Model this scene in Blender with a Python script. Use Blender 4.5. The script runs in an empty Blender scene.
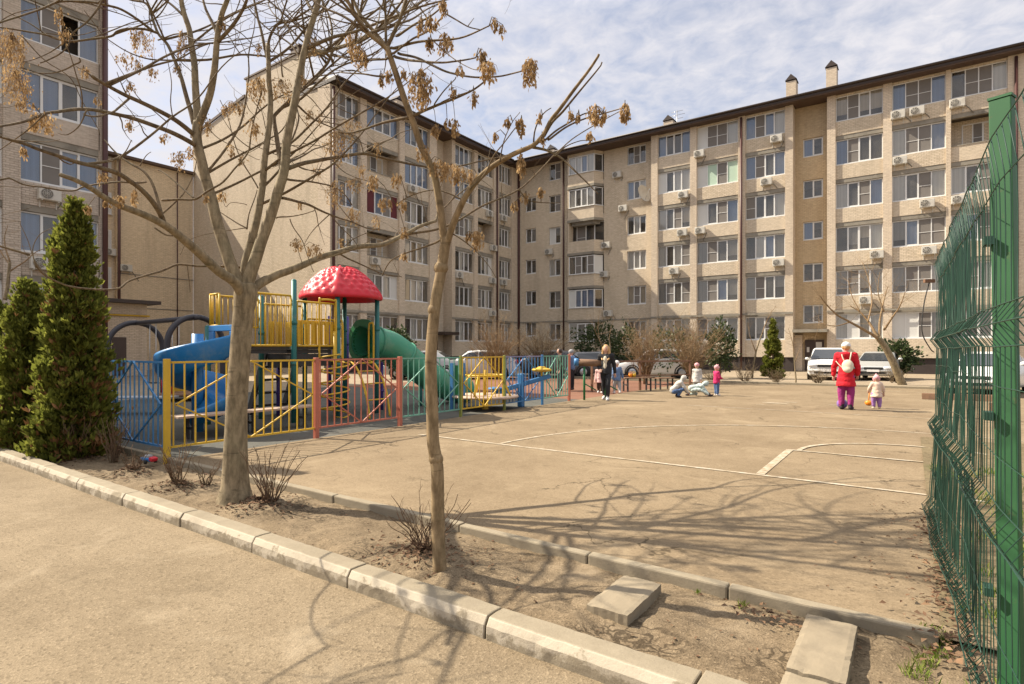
import bpy, bmesh, math, random
from math import sin, cos, pi, radians as R, sqrt, atan2
from mathutils import Vector as V, Matrix, noise as mnoise
random.seed(7)
scene = bpy.context.scene
COL = scene.collection
rnd = random.random
def U(a, b): return a + (b - a) * rnd()

# ------------------------------------------------------------------ camera geometry of the site survey
FPX, CX, HY, CH = 570.0, 512.0, 350.0, 1.55
YAW = R(35)
RX, RY = cos(YAW), sin(YAW)          # right direction
DX, DY = -sin(YAW), cos(YAW)         # view direction
def W(px, py, d):
    lat = (px - CX) / FPX * d
    return V((DX*d + RX*lat, DY*d + RY*lat, CH - (py - HY) / FPX * d))
def G(px, py, z=0.0):
    d = (CH - z) * FPX / (py - HY)
    p = W(px, py, d); return V((p.x, p.y, z))
def GD(px, d, z=0.0):
    p = W(px, HY, d); return V((p.x, p.y, z))
def x_at(px, Y):
    t = (px - CX) / FPX
    return Y * (RX*t - RY) / (RX + RY*t)
def y_at(px, X):
    t = (px - CX) / FPX
    return -X * (RY*t + RX) / (RY - RX*t)

# ------------------------------------------------------------------ mesh builder
class MB:
    def __init__(s): s.v = []; s.f = []; s.mi = []; s.cur = 0; s.sm = False; s.smf = []
    def add(s, vs, fs):
        o = len(s.v); s.v.extend([tuple(p) for p in vs])
        for f in fs:
            s.f.append(tuple(i + o for i in f)); s.mi.append(s.cur); s.smf.append(s.sm)
        return s
    def box(s, x0, x1, y0, y1, z0, z1):
        if x0 > x1: x0, x1 = x1, x0
        if y0 > y1: y0, y1 = y1, y0
        vs = [(x0,y0,z0),(x1,y0,z0),(x1,y1,z0),(x0,y1,z0),(x0,y0,z1),(x1,y0,z1),(x1,y1,z1),(x0,y1,z1)]
        return s.add(vs, [(0,3,2,1),(4,5,6,7),(0,1,5,4),(1,2,6,5),(2,3,7,6),(3,0,4,7)])
    def bar(s, a, b, w, h=None, up=(0,0,1)):
        """rectangular bar from a to b"""
        a = V(a); b = V(b); h = h or w
        t = (b - a).normalized(); up = V(up)
        if abs(t.dot(up)) > .98: up = V((1,0,0))
        x = t.cross(up).normalized() * (w/2); y = x.cross(t).normalized() * (h/2)
        vs = [a-x-y, a+x-y, a+x+y, a-x+y, b-x-y, b+x-y, b+x+y, b-x+y]
        return s.add(vs, [(0,3,2,1),(4,5,6,7),(0,1,5,4),(1,2,6,5),(2,3,7,6),(3,0,4,7)])
    def tube(s, pts, r, n=8, cap=True, closed=False):
        pts = [V(p) for p in pts]; m = len(pts)
        if not hasattr(r, '__len__'): r = [r]*m
        vs = []; fs = []; ref = None
        for i, p in enumerate(pts):
            a = pts[i-1] if (i > 0 or closed) else p
            b = pts[(i+1) % m] if (i < m-1 or closed) else p
            t = (b - a); t = t.normalized() if t.length > 1e-9 else V((0,0,1))
            if ref is None:
                ref = t.cross(V((0,0,1)))
                if ref.length < .05: ref = t.cross(V((1,0,0)))
            ref = ref - t * ref.dot(t)
            if ref.length < 1e-6: ref = t.orthogonal()
            ref.normalize(); bi = t.cross(ref)
            for k in range(n):
                an = 2*pi*k/n
                vs.append(p + (ref*cos(an) + bi*sin(an)) * r[i])
        for i in range(m if closed else m-1):
            j = (i+1) % m
            for k in range(n):
                k2 = (k+1) % n
                fs.append((i*n+k, i*n+k2, j*n+k2, j*n+k))
        if cap and not closed:
            fs.append(tuple(range(n-1, -1, -1))); fs.append(tuple((m-1)*n+k for k in range(n)))
        sm = s.sm; s.sm = True; s.add(vs, fs); s.sm = sm
        return s
    def lathe(s, prof, c=(0,0,0), n=20, ax='z'):
        """prof: list of (r,h)"""
        vs = []; fs = []; m = len(prof)
        for r, h in prof:
            for k in range(n):
                a = 2*pi*k/n; p = (r*cos(a), r*sin(a), h)
                if ax == 'x': p = (p[2], p[0], p[1])
                if ax == 'y': p = (p[1], p[2], p[0])
                vs.append((p[0]+c[0], p[1]+c[1], p[2]+c[2]))
        for i in range(m-1):
            for k in range(n):
                k2 = (k+1) % n
                fs.append((i*n+k, i*n+k2, (i+1)*n+k2, (i+1)*n+k))
        sm = s.sm; s.sm = True; s.add(vs, fs); s.sm = sm
        return s
    def ell(s, c, rx, ry, rz, n=14, m=9, rot=None):
        vs = []; fs = []; c = V(c)
        for i in range(m+1):
            th = pi*i/m
            for k in range(n):
                a = 2*pi*k/n
                p = V((rx*sin(th)*cos(a), ry*sin(th)*sin(a), rz*cos(th)))
                if rot: p = rot @ p
                vs.append(c + p)
        for i in range(m):
            for k in range(n):
                k2 = (k+1) % n
                fs.append((i*n+k, (i+1)*n+k, (i+1)*n+k2, i*n+k2))
        sm = s.sm; s.sm = True; s.add(vs, fs); s.sm = sm
        return s
    def prism(s, poly, z0, z1):
        n = len(poly)
        vs = [(x,y,z0) for x,y in poly] + [(x,y,z1) for x,y in poly]
        fs = [tuple(range(n-1,-1,-1)), tuple(range(n, 2*n))]
        for i in range(n):
            j = (i+1) % n; fs.append((i, j, n+j, n+i))
        return s.add(vs, fs)
    def quad(s, a, b, c, d): return s.add([a,b,c,d], [(0,1,2,3)])
    def build(s, name, mats, parent=None, fix=True, weld=False, bevel=0, local=False, smooth=None):
        off = V((0,0,0))
        if parent is not None and not local: off = WORLD.get(parent.name, V((0,0,0)))
        me = bpy.data.meshes.new(name)
        me.from_pydata([(p[0]-off[0], p[1]-off[1], p[2]-off[2]) for p in s.v], [], s.f)
        if not isinstance(mats, (list, tuple)): mats = [mats]
        for m in mats: me.materials.append(m)
        if len(s.f):
            me.polygons.foreach_set('material_index', s.mi)
            me.polygons.foreach_set('use_smooth', s.smf if smooth is None else [smooth]*len(s.f))
        if fix or weld:
            bm = bmesh.new(); bm.from_mesh(me)
            if weld: bmesh.ops.remove_doubles(bm, verts=bm.verts, dist=weld if weld is not True else 1e-4)
            bmesh.ops.recalc_face_normals(bm, faces=bm.faces)
            bm.to_mesh(me); bm.free()
        me.update()
        o = bpy.data.objects.new(name, me); COL.objects.link(o)
        if parent is not None:
            o.parent = parent; WORLD[o.name] = off
        else: WORLD[o.name] = V((0,0,0))
        if bevel:
            b = o.modifiers.new('bevel', 'BEVEL'); b.width = bevel; b.segments = 2; b.limit_method = 'ANGLE'; b.angle_limit = R(40)
        return o
WORLD = {}
def tag(o, label=None, cat=None, group=None, kind=None):
    if label: o['label'] = label
    if cat: o['category'] = cat
    if group: o['group'] = group
    if kind: o['kind'] = kind
    return o
def thing(name, loc, label, cat, group=None, rz=0.0):
    o = bpy.data.objects.new(name, None); COL.objects.link(o)
    o.empty_display_size = .2
    o.location = loc; o.rotation_euler = (0,0,rz); WORLD[o.name] = V(loc)
    return tag(o, label, cat, group)
def copy_tree(o, parent=None):
    c = o.copy(); COL.objects.link(c)
    if parent is not None: c.parent = parent
    for ch in list(o.children): copy_tree(ch, c)
    return c
def smoothpath(pts, sub=4):
    """Catmull-Rom through pts (lists of floats, any length)"""
    pts = [list(p) for p in pts]; n = len(pts)
    if n < 3: return pts
    out = []
    for i in range(n-1):
        p0 = pts[max(i-1,0)]; p1 = pts[i]; p2 = pts[i+1]; p3 = pts[min(i+2,n-1)]
        for k in range(sub):
            t = k/sub
            out.append([.5*((2*b)+(c-a)*t+(2*a-5*b+4*c-d)*t*t+(-a+3*b-3*c+d)*t**3) for a,b,c,d in zip(p0,p1,p2,p3)])
    out.append(pts[-1]); return out

# ------------------------------------------------------------------ materials
class NT:
    def __init__(s, mat):
        mat.use_nodes = True; s.t = mat.node_tree; s.t.nodes.clear()
    def n(s, typ, **kw):
        nd = s.t.nodes.new(typ)
        for k, v in kw.items():
            if k in nd.inputs: nd.inputs[k].default_value = v
            else: setattr(nd, k, v)
        return nd
    def l(s, a, b): s.t.links.new(a, b)
    def ramp(s, fac, stops):
        r = s.n('ShaderNodeValToRGB'); s.l(fac, r.inputs[0])
        e = r.color_ramp.elements
        while len(e) < len(stops): e.new(.5)
        for el, (p, c) in zip(e, stops):
            el.position = p; el.color = (c[0], c[1], c[2], 1) if hasattr(c, '__len__') else (c, c, c, 1)
        return r.outputs[0]
    def noise(s, vec, scale, detail=4, rough=.55, dist=0):
        nd = s.n('ShaderNodeTexNoise'); nd.inputs['Scale'].default_value = scale
        nd.inputs['Detail'].default_value = detail; nd.inputs['Roughness'].default_value = rough
        nd.inputs['Distortion'].default_value = dist
        if vec is not None: s.l(vec, nd.inputs['Vector'])
        return nd.outputs['Fac']
    def mix(s, fac, a, b, blend='MIX'):
        m = s.n('ShaderNodeMix', data_type='RGBA', blend_type=blend)
        for sock, val in ((m.inputs[0], fac), (m.inputs[6], a), (m.inputs[7], b)):
            if hasattr(val, 'is_output'): s.l(val, sock)
            elif hasattr(val, '__len__'): sock.default_value = (val[0], val[1], val[2], 1)
            else: sock.default_value = val
        return m.outputs[2]
    def math(s, op, a, b=None, clamp=False):
        m = s.n('ShaderNodeMath', operation=op, use_clamp=clamp)
        for i, val in enumerate((a, b)):
            if val is None: continue
            if hasattr(val, 'is_output'): s.l(val, m.inputs[i])
            else: m.inputs[i].default_value = val
        return m.outputs[0]
    def out(s, col, rough=.8, metal=0, bump=None, bstr=.3, bdist=.01, spec=.3, **kw):
        p = s.n('ShaderNodeBsdfPrincipled'); o = s.n('ShaderNodeOutputMaterial')
        for name, val in (('Base Color', col), ('Roughness', rough), ('Metallic', metal), ('Specular IOR Level', spec)):
            if hasattr(val, 'is_output'): s.l(val, p.inputs[name])
            elif hasattr(val, '__len__'): p.inputs[name].default_value = (*val[:3], 1)
            else: p.inputs[name].default_value = val
        for k, v in kw.items(): p.inputs[k].default_value = v
        if bump is not None:
            b = s.n('ShaderNodeBump'); b.inputs['Strength'].default_value = bstr; b.inputs['Distance'].default_value = bdist
            s.l(bump, b.inputs['Height']); s.l(b.outputs[0], p.inputs['Normal'])
        s.l(p.outputs[0], o.inputs[0]); return p
def mat(name): return bpy.data.materials.new(name)
def pos(t): return t.n('ShaderNodeNewGeometry').outputs['Position']

def m_plain(name, col, rough=.6, var=.18, scale=6, metal=0, bstr=.15, spec=.35, dirt=None, dscale=3):
    m = mat(name); t = NT(m); p = pos(t)
    col = [x*.86 for x in col]; nf = t.noise(p, scale, 5)
    c = t.mix(nf, [x*(1-var) for x in col], [min(1,x*(1+var)) for x in col])
    if dirt is not None:
        d = t.ramp(t.noise(p, dscale, 6, .65), [(.52,0),(.68,1)])
        c = t.mix(t.math('MULTIPLY', d, .75), c, dirt)
    t.out(c, rough, metal, t.noise(p, scale*6, 4), bstr, .004, spec)
    return m

def m_brick(name, c1, c2, mortar, tint=.12):
    m = mat(name); t = NT(m); g = t.n('ShaderNodeNewGeometry')
    sep = t.n('ShaderNodeSeparateXYZ'); t.l(g.outputs['Position'], sep.inputs[0])
    sn = t.n('ShaderNodeSeparateXYZ'); t.l(g.outputs['True Normal'], sn.inputs[0])
    ax = t.math('GREATER_THAN', t.math('ABSOLUTE', sn.outputs[0]), .6)
    u = t.mix(ax, sep.outputs[0], sep.outputs[1])
    cmb = t.n('ShaderNodeCombineXYZ'); t.l(u, cmb.inputs[0]); t.l(sep.outputs[2], cmb.inputs[1])
    b = t.n('ShaderNodeTexBrick'); t.l(cmb.outputs[0], b.inputs['Vector'])
    b.inputs['Color1'].default_value = (*c1,1); b.inputs['Color2'].default_value = (*c2,1); b.inputs['Mortar'].default_value = (*mortar,1)
    b.inputs['Scale'].default_value = 1; b.inputs['Mortar Size'].default_value = .013; b.inputs['Mortar Smooth'].default_value = .3
    b.inputs['Brick Width'].default_value = .26; b.inputs['Row Height'].default_value = .095; b.inputs['Bias'].default_value = -.1
    big = t.noise(g.outputs['Position'], .35, 4, .6)
    st = t.n('ShaderNodeMapping'); t.l(g.outputs['Position'], st.inputs[0]); st.inputs['Scale'].default_value = (1.3,1.3,.18)
    streak = t.noise(st.outputs[0], 1.0, 5, .65)
    c = t.mix(t.ramp(big, [(.35,0),(.7,1)]), b.outputs[0], [x*(1-tint) for x in c1])
    c = t.mix(t.math('MULTIPLY', t.ramp(streak, [(.50,0),(.72,1)]), .45), c, [x*.60 for x in c2])
    oi = t.n('ShaderNodeObjectInfo')
    c = t.mix(t.math('MULTIPLY', oi.outputs['Random'], .16), c, (.37,.295,.195))
    mp2 = t.n('ShaderNodeMapping'); t.l(cmb.outputs[0], mp2.inputs[0]); mp2.inputs['Scale'].default_value = (3.2,10.5,1)
    fl2 = t.noise(mp2.outputs[0], 1.0, 3, .7)
    c = t.mix(t.math('MULTIPLY', t.ramp(fl2, [(.36,1),(.52,0)]), .30), c, [x*.55 for x in c2])
    c = t.mix(t.math('MULTIPLY', t.ramp(fl2, [(.56,0),(.68,1)]), .30), c, [min(1,x*1.22) for x in c1])
    fl = t.noise(cmb.outputs[0], 7, 3)
    c = t.mix(t.math('MULTIPLY', t.ramp(fl, [(.35,1),(.5,0)]), .16), c, [x*.45 for x in c1])
    t.out(c, .9, 0, b.outputs['Fac'], -.3, .008, .15)
    return m

M = {}
M['brick']   = m_brick('cream_brick', (.67,.565,.43), (.55,.455,.335), (.31,.25,.175))
M['brick_p'] = m_brick('pale_pink_brick', (.68,.57,.44), (.57,.465,.35), (.34,.275,.205))
M['brick_t'] = m_brick('tan_brick', (.56,.43,.27), (.47,.35,.215), (.30,.23,.15))
M['brick_g'] = m_brick('grey_pink_brick', (.56,.475,.39), (.45,.38,.31), (.28,.235,.19))
M['brick_q'] = m_brick('shade_lifted_peach_brick', (.76,.62,.43), (.66,.53,.36), (.42,.33,.22))  # recessed wall brick, colour lightened to make up for its shade
M['concrete'] = m_plain('grey_concrete_lintel', (.29,.26,.21), .9, .3, 2.5, dirt=(.14,.125,.1), dscale=1.5)
M['plinth']  = m_plain('dark_plinth', (.05,.038,.034), .8, .3, 2)
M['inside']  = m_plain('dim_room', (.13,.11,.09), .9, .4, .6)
M['frame']   = m_plain('white_window_frame', (.74,.73,.70), .4, .05, 2)
M['wpanel']  = m_plain('white_sandwich_panel', (.66,.65,.61), .5, .08, .8)
M['gpanel']  = m_plain('pale_green_blind', (.46,.60,.47), .7, .1, 1)
M['rpanel']  = m_plain('dark_red_curtain', (.13,.03,.035), .8, .2, 2)
M['roof']    = m_plain('brown_roof_metal', (.055,.037,.028), .5, .25, 1.2, spec=.4)
M['soffit']  = m_plain('brown_soffit', (.10,.062,.042), .7, .2, 1.2)
M['pipe']    = m_plain('brown_drain_pipe', (.085,.035,.03), .45, .15, 2)
M['ac']      = m_plain('white_appliance_case', (.60,.57,.50), .45, .06, 3, dirt=(.42,.38,.32), dscale=2)
M['acdark']  = m_plain('dark_grille', (.20,.185,.16), .6, .2, 8)
M['door']    = m_plain('brown_steel_door', (.075,.05,.04), .5, .2, 2)
M['paper']   = m_plain('paper_notice', (.78,.76,.72), .8, .05, 4)
def m_curtain(name, col):
    m = mat(name); t = NT(m); p = pos(t)
    sep = t.n('ShaderNodeSeparateXYZ'); t.l(p, sep.inputs[0])
    cm = t.n('ShaderNodeCombineXYZ'); t.l(t.math('ADD', sep.outputs[0], sep.outputs[1]), cm.inputs[0])
    f = t.noise(cm.outputs[0], 9, 3)
    t.out(t.mix(f, [c*.6 for c in col], [min(1,c*1.2) for c in col]), .9); return m
M['cur_w'] = m_curtain('white_net_curtain', (.82,.80,.75))
M['cur_b'] = m_curtain('beige_curtain', (.62,.53,.40))
M['cur_g'] = m_curtain('grey_blind', (.37,.355,.33))
M['cur_l'] = m_curtain('sky_reflection_curtain', (.24,.36,.58))  # colour turned bluer to stand for sky reflected in the panes
def m_glass():
    m = mat('window_glass'); t = NT(m)
    fr = t.n('ShaderNodeFresnel'); fr.inputs[0].default_value = 1.7
    tr = t.n('ShaderNodeBsdfTransparent'); tr.inputs[0].default_value = (.93,.94,.94,1)
    gl = t.n('ShaderNodeBsdfGlossy'); gl.inputs['Roughness'].default_value = .03; gl.inputs[0].default_value = (.86,.82,.76,1)
    g = t.n('ShaderNodeNewGeometry')
    b = t.n('ShaderNodeBump'); b.inputs['Strength'].default_value = .06; b.inputs['Distance'].default_value = .05
    t.l(t.noise(g.outputs['Position'], .9, 2), b.inputs['Height']); t.l(b.outputs[0], gl.inputs['Normal'])
    mx = t.n('ShaderNodeMixShader'); o = t.n('ShaderNodeOutputMaterial')
    k = t.math('MULTIPLY', fr.outputs[0], .85, True); k = t.math('ADD', k, .05, True)
    df = t.n('ShaderNodeBsdfDiffuse'); df.inputs[0].default_value = (.55,.52,.47,1); du = t.n('ShaderNodeMixShader')
    t.l(t.ramp(t.noise(g.outputs['Position'], .55, 3), [(.35,.04),(.7,.17)]), du.inputs[0]); t.l(tr.outputs[0], du.inputs[1]); t.l(df.outputs[0], du.inputs[2])
    t.l(k, mx.inputs[0]); t.l(du.outputs[0], mx.inputs[1]); t.l(gl.outputs[0], mx.inputs[2]); t.l(mx.outputs[0], o.inputs[0])
    return m
M['glass'] = m_glass()
M['net'] = m_plain('insect_screen', (.20,.18,.16), .7, .12, 3)

def m_ground(name, c_lo, c_hi, grit=55, patch=.5, patchcol=None, bump=.35, crack=0, fine=.22, crackscale=.8):
    m = mat(name); t = NT(m); p = pos(t)
    big = t.noise(p, patch, 6, .62); mid = t.noise(p, 4.2, 5, .6)
    c = t.mix(t.ramp(t.math('ADD', t.math('MULTIPLY', big, .7), t.math('MULTIPLY', mid, .3)), [(.36,0),(.64,1)]), c_lo, c_hi)
    g = t.n('ShaderNodeTexVoronoi'); g.inputs['Scale'].default_value = grit; t.l(p, g.inputs['Vector'])
    sepc = t.n('ShaderNodeSeparateColor'); t.l(g.outputs['Color'], sepc.inputs[0])
    c = t.mix(t.math('MULTIPLY', t.ramp(sepc.outputs[0], [(.0,1),(.3,0)]), fine*1.6), c, [x*.45 for x in c_lo])
    c = t.mix(t.math('MULTIPLY', t.ramp(sepc.outputs[1], [(.72,0),(1,1)]), fine), c, [min(1,x*1.5) for x in c_hi])
    fin = t.noise(p, 130, 3, .7)
    c = t.mix(t.math('MULTIPLY', t.ramp(fin, [(.3,1),(.55,0)]), fine*1.4), c, [x*.5 for x in c_lo])
    if patchcol:
        pf = t.ramp(t.noise(p, .9, 5, .7, .6), [(.56,0),(.70,1)])
        c = t.mix(t.math('MULTIPLY', pf, .6), c, patchcol)
        pf2 = t.ramp(t.noise(p, 2.3, 6, .7, .3), [(.60,0),(.70,1)])
        c = t.mix(t.math('MULTIPLY', pf2, .5), c, [x*.62 for x in c_lo])
        sp = t.ramp(t.noise(p, 31, 3, .6), [(.73,0),(.77,1)])
        c = t.mix(t.math('MULTIPLY', sp, .55), c, [x*.4 for x in c_lo])
    h = t.math('ADD', t.math('MULTIPLY', g.outputs['Distance'], .6), t.math('MULTIPLY', fin, .8))
    if crack:
        wv = t.noise(p, 1.6, 5, .6)
        off = t.n('ShaderNodeVectorMath', operation='ADD')
        cb = t.n('ShaderNodeCombineXYZ'); t.l(wv, cb.inputs[0]); t.l(t.noise(p, 2.1, 4), cb.inputs[1])
        t.l(p, off.inputs[0]); t.l(cb.outputs[0], off.inputs[1])
        vc = t.n('ShaderNodeTexVoronoi', feature='DISTANCE_TO_EDGE'); vc.inputs['Scale'].default_value = crackscale; t.l(off.outputs[0], vc.inputs['Vector'])
        w = .012*crackscale
        cf = t.ramp(vc.outputs['Distance'], [(w*.4,1),(w,0)])
        ms = t.ramp(t.noise(p, .6 if crackscale < 3 else 1.3, 2), [(.5,0),(.58,1)])
        cf = t.math('MULTIPLY', cf, ms)
        c = t.mix(t.math('MULTIPLY', cf, crack), c, [x*.3 for x in c_lo])
    t.out(c, .95, 0, h, bump, .006, .12)
    return m
M['court']  = m_ground('dusty_court_asphalt', (.166,.122,.075), (.246,.187,.119), 70, .45, (.285,.222,.142), .4, .75, .24)
M['road']   = m_ground('sandy_road_asphalt', (.176,.134,.085), (.258,.202,.133), 80, .6, (.305,.247,.170), .7, 0, .34)
M['pave']   = m_ground('pale_pavement', (.235,.185,.125), (.31,.25,.18), 40, .5, None, .2, 0, .15)
M['soil']   = m_ground('dry_cracked_soil', (.130,.095,.058), (.24,.182,.116), 90, 1.6, (.29,.228,.152), .8, .75, .4, 9.0)
M['earth']  = m_ground('bare_earth', (.12,.09,.05), (.19,.15,.09), 30, .3, (.10,.10,.045), .5, 0, .3)
M['rubber'] = m_ground('grey_rubber_floor', (.075,.075,.066), (.115,.112,.098), 60, .5, (.14,.125,.10), .2, 0, .2)
M['redrub'] = m_ground('red_rubber_floor', (.155,.078,.052), (.21,.108,.072), 60, .5, (.21,.13,.085), .2, 0, .2)
def m_kerb(name, white):
    m = mat(name); t = NT(m); p = pos(t)
    base = t.mix(t.noise(p, 7, 6, .65), (.19,.157,.108), (.30,.255,.185))
    gr = t.n('ShaderNodeTexVoronoi'); gr.inputs['Scale'].default_value = 110; t.l(p, gr.inputs['Vector'])
    sc = t.n('ShaderNodeSeparateColor'); t.l(gr.outputs['Color'], sc.inputs[0])
    base = t.mix(t.math('MULTIPLY', t.ramp(sc.outputs[0], [(0,1),(.3,0)]), .35), base, (.2,.165,.12))
    if white:
        sep = t.n('ShaderNodeSeparateXYZ'); t.l(p, sep.inputs[0])
        wear = t.noise(p, 5.5, 8, .72)
        h = t.math('ADD', wear, t.math('MULTIPLY', t.math('SUBTRACT', sep.outputs[2], .07), 1.6))
        nrm = t.n('ShaderNodeNewGeometry'); sn_ = t.n('ShaderNodeSeparateXYZ'); t.l(nrm.outputs['Normal'], sn_.inputs[0])
        wf = t.math('MULTIPLY', t.ramp(h, [(.43,0),(.50,1)]), t.ramp(t.math('MULTIPLY', sn_.outputs[1], -1.0), [(.25,0),(.5,1)]))
        base = t.mix(t.math('MULTIPLY', wf, .55), base, (.54,.475,.375))
        st2 = t.ramp(t.noise(p, 2.6, 6, .7, .5), [(.50,0),(.66,1)])
        base = t.mix(t.math('MULTIPLY', st2, .35), base, (.165,.135,.095))
    t.out(base, .92, 0, t.noise(p, 60, 6, .7), .5, .006, .15)
    return m
M['kerb'] = m_kerb('weathered_kerb_concrete', True)
M['kerb2'] = m_kerb('plain_kerb_concrete', False)
M['slab'] = m_plain('yellowed_concrete_slab', (.27,.22,.15), .9, .18, 7, dirt=(.17,.135,.09), dscale=5, bstr=.5)
def m_line():
    m = mat('worn_white_line'); t = NT(m); p = pos(t)
    w = t.ramp(t.noise(p, 9, 7, .75), [(.38,0),(.66,1)])
    t.out(t.mix(w, (.25,.185,.108), (.46,.41,.33)), .9); return m
M['line'] = m_line()

def m_bark(name, a, b, sc=9):
    m = mat(name); t = NT(m); p = pos(t)
    mp = t.n('ShaderNodeMapping'); t.l(p, mp.inputs[0]); mp.inputs['Scale'].default_value = (1,1,.35)
    f = t.noise(mp.outputs[0], sc*2.2, 7, .68)
    c = t.mix(t.ramp(f, [(.38,0),(.62,1)]), a, b)
    le = t.n('ShaderNodeMapping'); t.l(p, le.inputs[0]); le.inputs['Scale'].default_value = (.35,.35,3)
    lf = t.ramp(t.noise(le.outputs[0], 9, 4, .6), [(.60,0),(.68,1)])
    c = t.mix(t.math('MULTIPLY', lf, .55), c, [x*.38 for x in a])
    c = t.mix(t.math('MULTIPLY', t.ramp(t.noise(p, 3, 4), [(.5,0),(.7,1)]), .3), c, (.15,.14,.08))
    t.out(c, .85, 0, f, .6, .008, .2); return m
M['bark']  = m_bark('tan_smooth_bark', (.135,.104,.062), (.275,.215,.132))
M['bark2'] = m_bark('warm_young_bark', (.145,.100,.052), (.285,.205,.115))
M['twig']  = m_bark('brown_twig', (.085,.058,.034), (.18,.13,.075), 14)
M['shrubtwig'] = m_bark('russet_shrub_twig', (.085,.05,.03), (.17,.108,.064), 14)
M['drytwig'] = m_bark('dry_tan_twig', (.17,.108,.055), (.30,.205,.115), 14)
def m_island(name, cols, rough=.75, trans=0.0):
    m = mat(name); t = NT(m); g = t.n('ShaderNodeNewGeometry')
    c = t.ramp(g.outputs['Random Per Island'], [(i/(len(cols)-1), cc) for i, cc in enumerate(cols)])
    c = t.mix(t.ramp(t.noise(g.outputs['Position'], 5, 3), [(.35,0),(.65,1)]), t.mix(.55, c, cols[0]), c)
    p = t.out(c, rough, spec=.2)
    if trans:
        tl = t.n('ShaderNodeBsdfTranslucent'); t.l(c, tl.inputs[0])
        mx = t.n('ShaderNodeMixShader'); mx.inputs[0].default_value = trans
        o = [n for n in t.t.nodes if n.type == 'OUTPUT_MATERIAL'][0]
        t.l(p.outputs[0], mx.inputs[1]); t.l(tl.outputs[0], mx.inputs[2]); t.l(mx.outputs[0], o.inputs[0])
    return m
M['seed']  = m_island('dry_winged_seeds', [(.25,.155,.07), (.42,.275,.13), (.56,.40,.21), (.48,.31,.15)], .7, .4)
M['thuja'] = m_island('thuja_foliage', [(.085,.10,.017), (.17,.185,.03), (.26,.265,.05), (.12,.135,.024)], .65, .5)
M['thujadry'] = m_island('browned_foliage', [(.20,.10,.04), (.27,.15,.06), (.15,.08,.035)], .8, .2)
M['leaf']  = m_island('dark_evergreen_leaves', [(.03,.046,.018), (.06,.084,.03), (.10,.125,.045)], .5, .2)
M['litter'] = m_island('dead_leaf_litter', [(.09,.05,.03), (.16,.09,.05), (.24,.15,.085), (.12,.075,.045)], .9)
M['grass'] = m_island('young_grass', [(.10,.15,.02), (.19,.24,.04), (.28,.29,.08)], .7, .3)

def m_paint(name, col, rough=.45, chip=(.16,.10,.07), amount=.6):
    m = mat(name); t = NT(m); p = pos(t)
    col = [x*.80 for x in col]; f = t.noise(p, 3.5, 4)
    c = t.mix(f, [x*.78 for x in col], [min(1,x*1.15) for x in col])
    ch = t.ramp(t.noise(p, 16, 7, .75), [(.61,0),(.68,1)])
    c = t.mix(t.math('MULTIPLY', ch, amount), c, chip)
    t.out(c, rough, 0, ch, -.2, .002, .4); return m
M['yel'] = m_paint('chipped_yellow_paint', (.70,.44,.035))
M['sal'] = m_paint('faded_red_paint', (.52,.165,.105))
M['tea'] = m_paint('faded_green_paint', (.17,.40,.30))
M['blu'] = m_paint('chipped_blue_paint', (.05,.20,.43))
M['lav'] = m_paint('faded_lilac_paint', (.26,.25,.42))
M['oli'] = m_paint('yellow_green_paint', (.28,.30,.06))
M['postg'] = m_paint('weathered_green_post_paint', (.026,.115,.040), .6, (.10,.085,.04), .5)
M['wire'] = m_paint('green_coated_wire', (.014,.056,.036), .5, (.05,.042,.03), .5)
M['ptea'] = m_plain('teal_play_post', (.025,.16,.15), .5, .14, 3, dirt=(.07,.15,.13), dscale=6)
M['pyel'] = m_plain('yellow_play_metal', (.66,.41,.03), .5, .16, 3, dirt=(.34,.20,.05), dscale=6)
M['pred'] = m_plain('glossy_red_plastic', (.62,.018,.035), .42, .14, 2, spec=.35, dirt=(.40,.05,.05), dscale=4)
M['pblu'] = m_plain('blue_slide_plastic', (.015,.185,.46), .42, .16, 1.5, spec=.4, dirt=(.10,.21,.34), dscale=3)
M['pgrn'] = m_plain('green_tube_plastic', (.060,.29,.175), .48, .16, 1.2, spec=.4, dirt=(.13,.25,.17), dscale=3)
M['pgrd'] = m_plain('deep_green_plastic', (.02,.17,.055), .45, .12, 2)
M['ppur'] = m_plain('purple_play_post', (.07,.045,.22), .4, .1, 3)
M['pdark'] = m_plain('dark_deck_metal', (.045,.042,.04), .6, .2, 3)
M['arch'] = m_plain('charcoal_swing_tube', (.045,.042,.048), .45, .15, 3)
M['wood'] = m_plain('pinkish_bench_plank', (.50,.37,.28), .7, .2, 5, dirt=(.33,.23,.16), dscale=4)
M['wood_d'] = m_plain('brown_old_timber', (.21,.12,.07), .8, .3, 5, dirt=(.10,.06,.04), dscale=4)
M['rust'] = m_plain('rusty_brown_rail', (.20,.105,.06), .8, .3, 6)
M['black'] = m_plain('black_rubber', (.018,.018,.018), .7, .2, 6)
M['rim'] = m_plain('silver_rim', (.45,.45,.45), .35, .1, 6, metal=.7)
M['carw'] = m_plain('white_car_paint', (.74,.73,.70), .25, .03, 1, spec=.6)
M['cars'] = m_plain('silver_car_paint', (.46,.46,.44), .28, .04, 1, metal=.3, spec=.6)
M['carm'] = m_plain('grey_car_paint', (.22,.22,.22), .3, .05, 1, metal=.2, spec=.5)
M['cark'] = m_plain('charcoal_car_paint', (.09,.09,.095), .25, .05, 1, spec=.6)
M['carglass'] = m_plain('dark_car_glass', (.035,.04,.045), .08, .1, 1, spec=.8)
M['lamp'] = m_plain('clear_headlamp', (.62,.64,.66), .15, .05, 5, spec=.8)
M['tlamp'] = m_plain('red_tail_lamp', (.40,.02,.02), .25, .05, 5, spec=.7)
M['skin'] = m_plain('skin', (.60,.36,.26), .55, .08, 20)
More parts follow.
